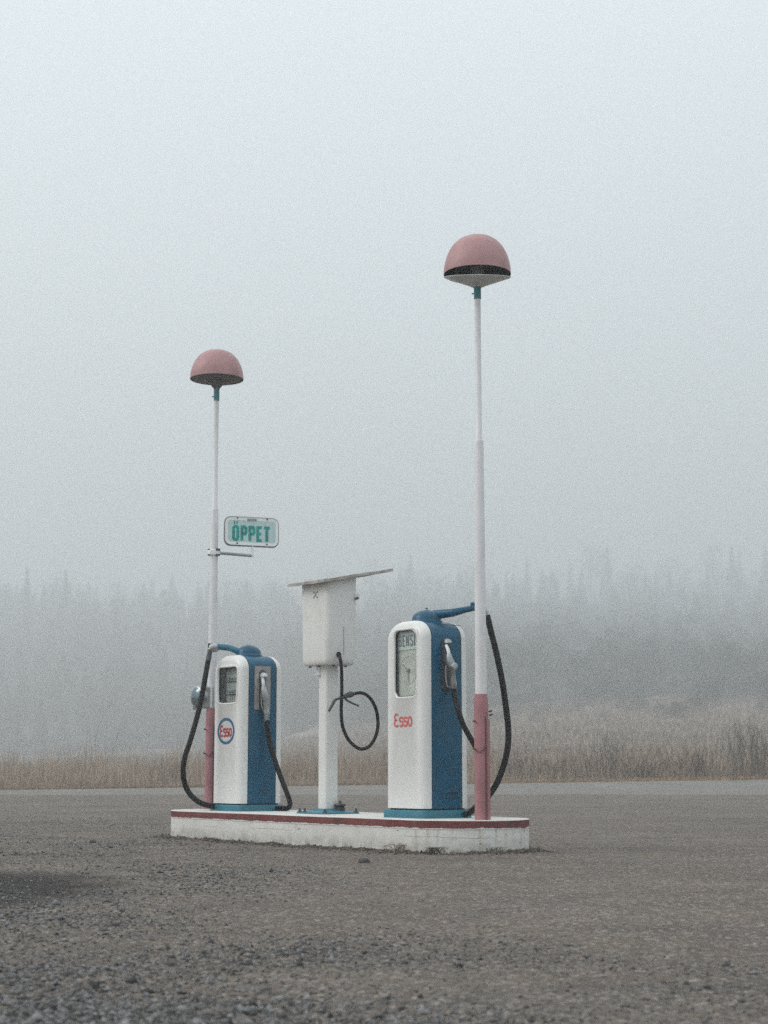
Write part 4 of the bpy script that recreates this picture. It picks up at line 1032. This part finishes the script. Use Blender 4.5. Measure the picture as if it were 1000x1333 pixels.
# ------------------------------------------------------------------ light
SUN_EL, SUN_AZ = R(36), R(-98)          # azimuth clockwise from +Y; the light comes from the left, a little from behind the camera
wd = bpy.data.worlds.new('World'); S.world = wd; wd.use_nodes = True; N = wd.node_tree.nodes; L = wd.node_tree.links
sky = N.new('ShaderNodeTexSky'); sky.sky_type = 'NISHITA'; sky.sun_disc = False; sky.sun_elevation = SUN_EL; sky.sun_rotation = SUN_AZ; sky.dust_density = 3
tc = N.new('ShaderNodeTexCoord'); sp = N.new('ShaderNodeSeparateXYZ'); L.new(tc.outputs['Generated'], sp.inputs[0])
rp = N.new('ShaderNodeValToRGB'); L.new(sp.outputs['Z'], rp.inputs['Fac'])       # overcast: brighter towards the zenith
E = rp.color_ramp.elements; E[0].position = 0; E[0].color = (.482, .545, .570, 1); E[1].position = 1; E[1].color = (.98, 1.035, 1.06, 1)
vm = N.new('ShaderNodeVectorMath'); vm.operation = 'SCALE'; vm.inputs['Scale'].default_value = 12.5; L.new(rp.outputs[0], vm.inputs[0])
mx = N.new('ShaderNodeMix'); mx.data_type = 'RGBA'; mx.inputs['Factor'].default_value = .9; L.new(sky.outputs[0], mx.inputs['A']); L.new(vm.outputs[0], mx.inputs['B'])
bg = N['Background']; bg.inputs['Strength'].default_value = .1; L.new(mx.outputs['Result'], bg.inputs['Color'])
sl = bpy.data.lights.new('sun', 'SUN'); sl.energy = 1.4; sl.angle = R(22); sl.color = (1, .95, .88)
so = bpy.data.objects.new('sun', sl); COL.objects.link(so)
d = Vector((math.sin(SUN_AZ) * math.cos(SUN_EL), math.cos(SUN_AZ) * math.cos(SUN_EL), math.sin(SUN_EL)))
so.rotation_euler = (-d).to_track_quat('-Z', 'Y').to_euler(); so.location = d * 60

# ------------------------------------------------------------------ camera and render settings
cd = bpy.data.cameras.new('camera'); co = bpy.data.objects.new('camera', cd); COL.objects.link(co)
co.location = CAM; co.rotation_euler = (math.pi / 2 + TILT, 0, 0)
cd.sensor_fit = 'VERTICAL'; cd.sensor_height = 36; cd.lens = F / 1333 * 36; cd.clip_start = .1; cd.clip_end = 3000
cd.dof.use_dof = True; cd.dof.focus_distance = 13.9; cd.dof.aperture_fstop = 4.5
S.camera = co
S.view_settings.view_transform = 'Standard'; S.view_settings.look = 'None'; S.view_settings.exposure = .2; S.view_settings.gamma = 1
S.cycles.volume_bounces = 2; S.cycles.max_bounces = 8; S.cycles.diffuse_bounces = 3; S.cycles.transparent_max_bounces = 12
S.cycles.use_denoising = False
try: S.cycles.denoiser = 'OPENIMAGEDENOISE'
except Exception: pass
